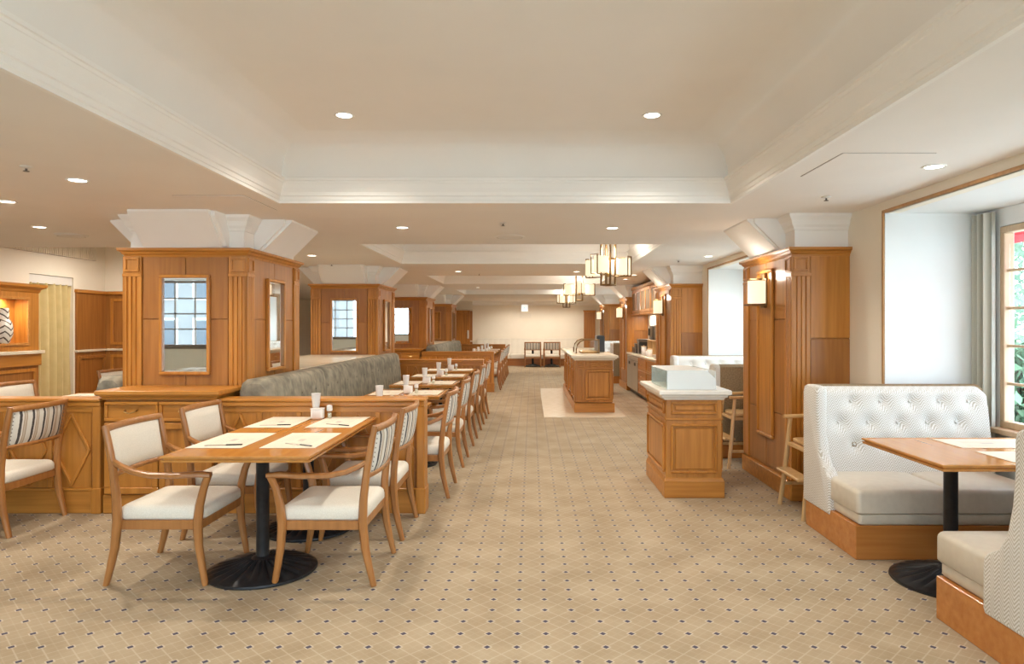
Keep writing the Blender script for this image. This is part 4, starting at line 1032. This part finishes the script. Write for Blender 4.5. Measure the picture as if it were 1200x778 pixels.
MB().loop(0, Lc, -.22, 0, [(0, 1.90), (.015, 1.92), (.02, 1.95), (.05, 1.97), (.08, 1.99), (.085, 2.03), (-.1, 2.03)]).build('cornice', 'wood_x', dc)
vs = tag(MB().lathe([(.075, 0), (.095, .02), (.135, .14), (.14, .24), (.12, .32), (.095, .345), (.09, .36), (.09, .50), (.085, .52), (.06, .51)], 24).build('ceramic_vase', 'vase_glaze', smooth=True, loc=(XL+.16, 9.84, 1.1405)), 'white vase with dark zigzag pattern in the lit cabinet niche', 'vase')
d = bpy.data.lights.new('niche_lamp', 'AREA'); d.size = .2; d.energy = 9; d.color = LAMP_COL; o = bpy.data.objects.new('niche_lamp', d); C.objects.link(o); o.location = (XL+.15, 9.9, 1.79)

# ================================================================== CHANDELIERS
def chandelier(y, rz, label):
    r = thing('chandelier', label, 'chandelier', (.97, y, 1.92), rz, 'bronze chandeliers over the aisle')
    for a in (-.065, .065):
        for b_ in (-.065, .065): MB().box(a-.011, a+.011, b_-.011, b_+.011, 0, .83, .002).build('rod', 'bronze', r)
    for z in (0, .33): frame_bars(MB(Matrix.Translation((0, 0, z)) @ Matrix.Rotation(-PI/2, 4, 'X')), -.076, .076, -.076, .076, .022, -.011, .011).build('rod_frame', 'bronze', r)
    MB().box(-.09, .09, -.09, .09, .81, .83, .004).build('ceiling_plate', 'bronze', r)
    MB().lathe([(.004, .1), (.022, .12), (.022, .15), (.004, .17)], 10).build('hub', 'brass', r)
    for q in range(4):
        M = Matrix.Rotation(q*PI/2, 4, 'Z') @ Matrix.Translation((.215, .02, .13+(.025 if q % 2 else 0)))
        s_ = MB(M).cushion(-.088, .088, -.088, .088, -.01, .19, .006, 0, .082).build('lamp_shade', 'shade', r, smooth=True)
        f_ = MB(M)
        f_.box(-.14, .10, -.008, .008, -.035, -.022, .002); f_.box(.092, .104, -.006, .006, -.03, .215, .001); f_.box(.06, .104, -.006, .006, .205, .216, .001)
        f_.box(-.006, .006, -.006, .006, -.03, .0, .001); f_.box(-.006, .104, -.095, -.086, -.030, -.022, .001); f_.box(.092, .104, -.095, -.086, -.03, .215, .001); f_.box(.092, .104, -.095, .006, .207, .215, .001)
        f_.build('shade_bracket', 'bronze', s_)
    d = bpy.data.lights.new('chandelier_bulb', 'POINT'); d.energy = 20; d.color = LAMP_COL; d.shadow_soft_size = .08
    o = bpy.data.objects.new('chandelier_bulb', d); C.objects.link(o); o.parent = r; o.location = (0, 0, .42)
chandelier(8.65, -.61, 'nearest bronze chandelier with four cream shades over the aisle')
chandelier(13.9, 0, 'middle bronze chandelier with cream shades above the buffet island')
chandelier(19.0, .78, 'farthest and smallest looking bronze chandelier over the aisle')

# ================================================================== CEILING FITTINGS
RING = MB().lathe([(.048, .0), (.062, -.004), (.064, -.001), (.064, .004), (.05, .004)], 20, cap=False).mesh('ring', 'metal_white', True)
DISC = MB().lathe([(.001, .001), (.052, .001), (.052, .003), (.001, .003)], 20).mesh('lens', 'lamp_disc')
def downlight(x, y, z, label, w=1.0, bulb=True):
    r = thing('ceiling_downlight', label, 'downlight', (x, y, z-.003), 0, 'round recessed downlights'); inst('ring', RING, r); inst('lens', DISC, r)
    if bulb:
        d = bpy.data.lights.new('downlight_bulb', 'SPOT'); d.energy = LAMP_W*w; d.color = LAMP_COL; d.spot_size = math.radians(130 if 2.5 < z < 2.9 else 168); d.spot_blend = .6; d.shadow_soft_size = .05
        o = bpy.data.objects.new('downlight_bulb', d); C.objects.link(o); o.parent = r; o.location = (0, 0, -.02)
DL = [(-1.20, 4.37, 2.75, 'in the near coffer above the nearest table', 1.25), (.77, 4.37, 2.75, 'in the near coffer on its right', 1.25),
      (-1.20, 1.2, 2.75, 'in the near coffer above the camera on the left', 1.6), (.77, 1.2, 2.75, 'in the near coffer above the camera on the right', 1.6),
      (-2.8, 4.21, H, 'left of the near coffer', 1), (-4.47, 6.2, H, 'left of the nearest mirrored column', 1.4), (-3.79, 4.93, H, 'at the left picture edge', 1),
      (-1.18, 6.23, H, 'between the first two coffers on the left', 1), (.74, 6.26, H, 'between the first two coffers on the right', 1),
      (2.27, 3.85, H, 'above the near booth table', .3), (2.28, 8.8, H, 'above the booth behind the nearest right column', .8),
      (-1.21, 11.25, H, 'between the second and third coffers on the left', 1), (.74, 11.3, H, 'between the second and third coffers on the right', 1),
      (-2.8, 8.7, H, 'between the first and second mirrored columns', .8), (-1.25, 15.9, H, 'between the third and fourth coffers on the left', 1), (.74, 15.9, H, 'between the third and fourth coffers on the right', 1),
      (-1.3, 21.8, H, 'nearest the far wall on the left', 1.2), (.7, 21.8, H, 'nearest the far wall on the right', 1.2), (-.75, 23.4, H, 'washing the far wall on the left', .8), (.25, 23.4, H, 'washing the far wall in the middle', .8), (1.25, 23.4, H, 'washing the far wall on the right', .8), (1.8, 13.1, H, 'in front of the back bar', .9), (1.8, 12.0, H, 'in front of the back bar, nearer the camera', .7),
      (2.3, 17.7, H, 'above the farthest booth table', .8), (-5.6, 9.9, 2.95, 'added in the raised ceiling by the golden curtain', 3.2), (-6.6, 11.2, 2.95, 'added in the raised ceiling nearest the golden curtain', 1.6), (-5.6, 3.0, H, 'added out of view on the left', 1), (-4.6, 15.0, H, 'added left of the third mirrored column', 1.1), (-4.6, 20.0, H, 'added left of the farthest mirrored column', 1.1),  # raised-ceiling and left-aisle spots are extra hidden lamps added for brightness
      (-2.8, 13.2, H, 'between the second and third mirrored columns', .8), (-2.8, 17.7, H, 'between the third and fourth mirrored columns', .8), (-.3, 8.7, 2.75, 'inside the second coffer', .8), (-.3, 13.4, 2.75, 'inside the third coffer', .8), (-.3, 18.1, 2.75, 'inside the fourth coffer', .8)]
for x, y, z, lb, w in DL: downlight(x, y, z, 'round white downlight '+lb, w)
def speaker(x, y, r_, label):
    t = thing('ceiling_speaker', label, 'speaker', (x, y, H), 0, 'ceiling fittings'); MB().lathe([(.004, -.014), (r_*.8, -.014), (r_, -.008), (r_*1.05, 0)], 28).build('grille', 'metal_white', t)
    MB().lathe([(r_*.82, -.0145), (r_*.84, -.017), (r_*.86, -.0145)], 28, cap=False).build('grille_ring', 'stone_pale', t, smooth=True)
speaker(-.22, 6.85, .15, 'round white ceiling speaker between the first two coffers'); speaker(-2.98, 3.6, .09, 'round white ceiling speaker at the left picture edge'); speaker(-4.55, 6.75, .14, 'round flat ceiling speaker near the raised ceiling on the left')
def sprinkler(x, y, label):
    t = thing('sprinkler_head', label, 'sprinkler', (x, y, H), 0, 'ceiling fittings'); MB().lathe([(.03, 0), (.034, -.004), (.02, -.008), (.008, -.012)], 12).build('escutcheon', 'metal_white', t, smooth=True); MB().lathe([(.006, -.012), (.006, -.024), (.016, -.026), (.016, -.029)], 10).build('deflector', 'steel_dark', t)
for x, y, lb in ((-.25, 5.95, 'small sprinkler head just beyond the near coffer'), (2.05, 4.75, 'small sprinkler head right of the near coffer'), (-2.85, 3.85, 'small sprinkler head left of the near coffer'), (-.9, 11.7, 'small sprinkler head beyond the second coffer'), (2.0, 9.3, 'small sprinkler head above the second booth'), (-2.9, 9.9, 'small sprinkler head before the second mirrored column')): sprinkler(x, y, lb)
def hatch(x0, x1, y0, y1, label):
    t = thing('ceiling_hatch', label, 'hatch', ((x0+x1)/2, (y0+y1)/2, H), 0, 'ceiling hatches'); w, d_ = (x1-x0)/2, (y1-y0)/2; s_ = .004
    MB().box(-w, w, -d_, d_, -.004, .0).build('lid', 'ceiling_paint', t); m_ = MB(); m_.box(-w-s_, w+s_, -d_-s_, -d_, -.0015, 0); m_.box(-w-s_, w+s_, d_, d_+s_, -.0015, 0); m_.box(-w-s_, -w, -d_, d_, -.0015, 0); m_.box(w, w+s_, -d_, d_, -.0015, 0); m_.build('shadow_gap', 'grey_line', t)
hatch(1.62, 2.10, 3.55, 4.10, 'square ceiling hatch right of the near coffer'); hatch(-2.47, -1.98, 4.70, 5.30, 'square ceiling hatch left of the near coffer')
# the raised-ceiling spots by the left grille are added lamps that brighten that wall
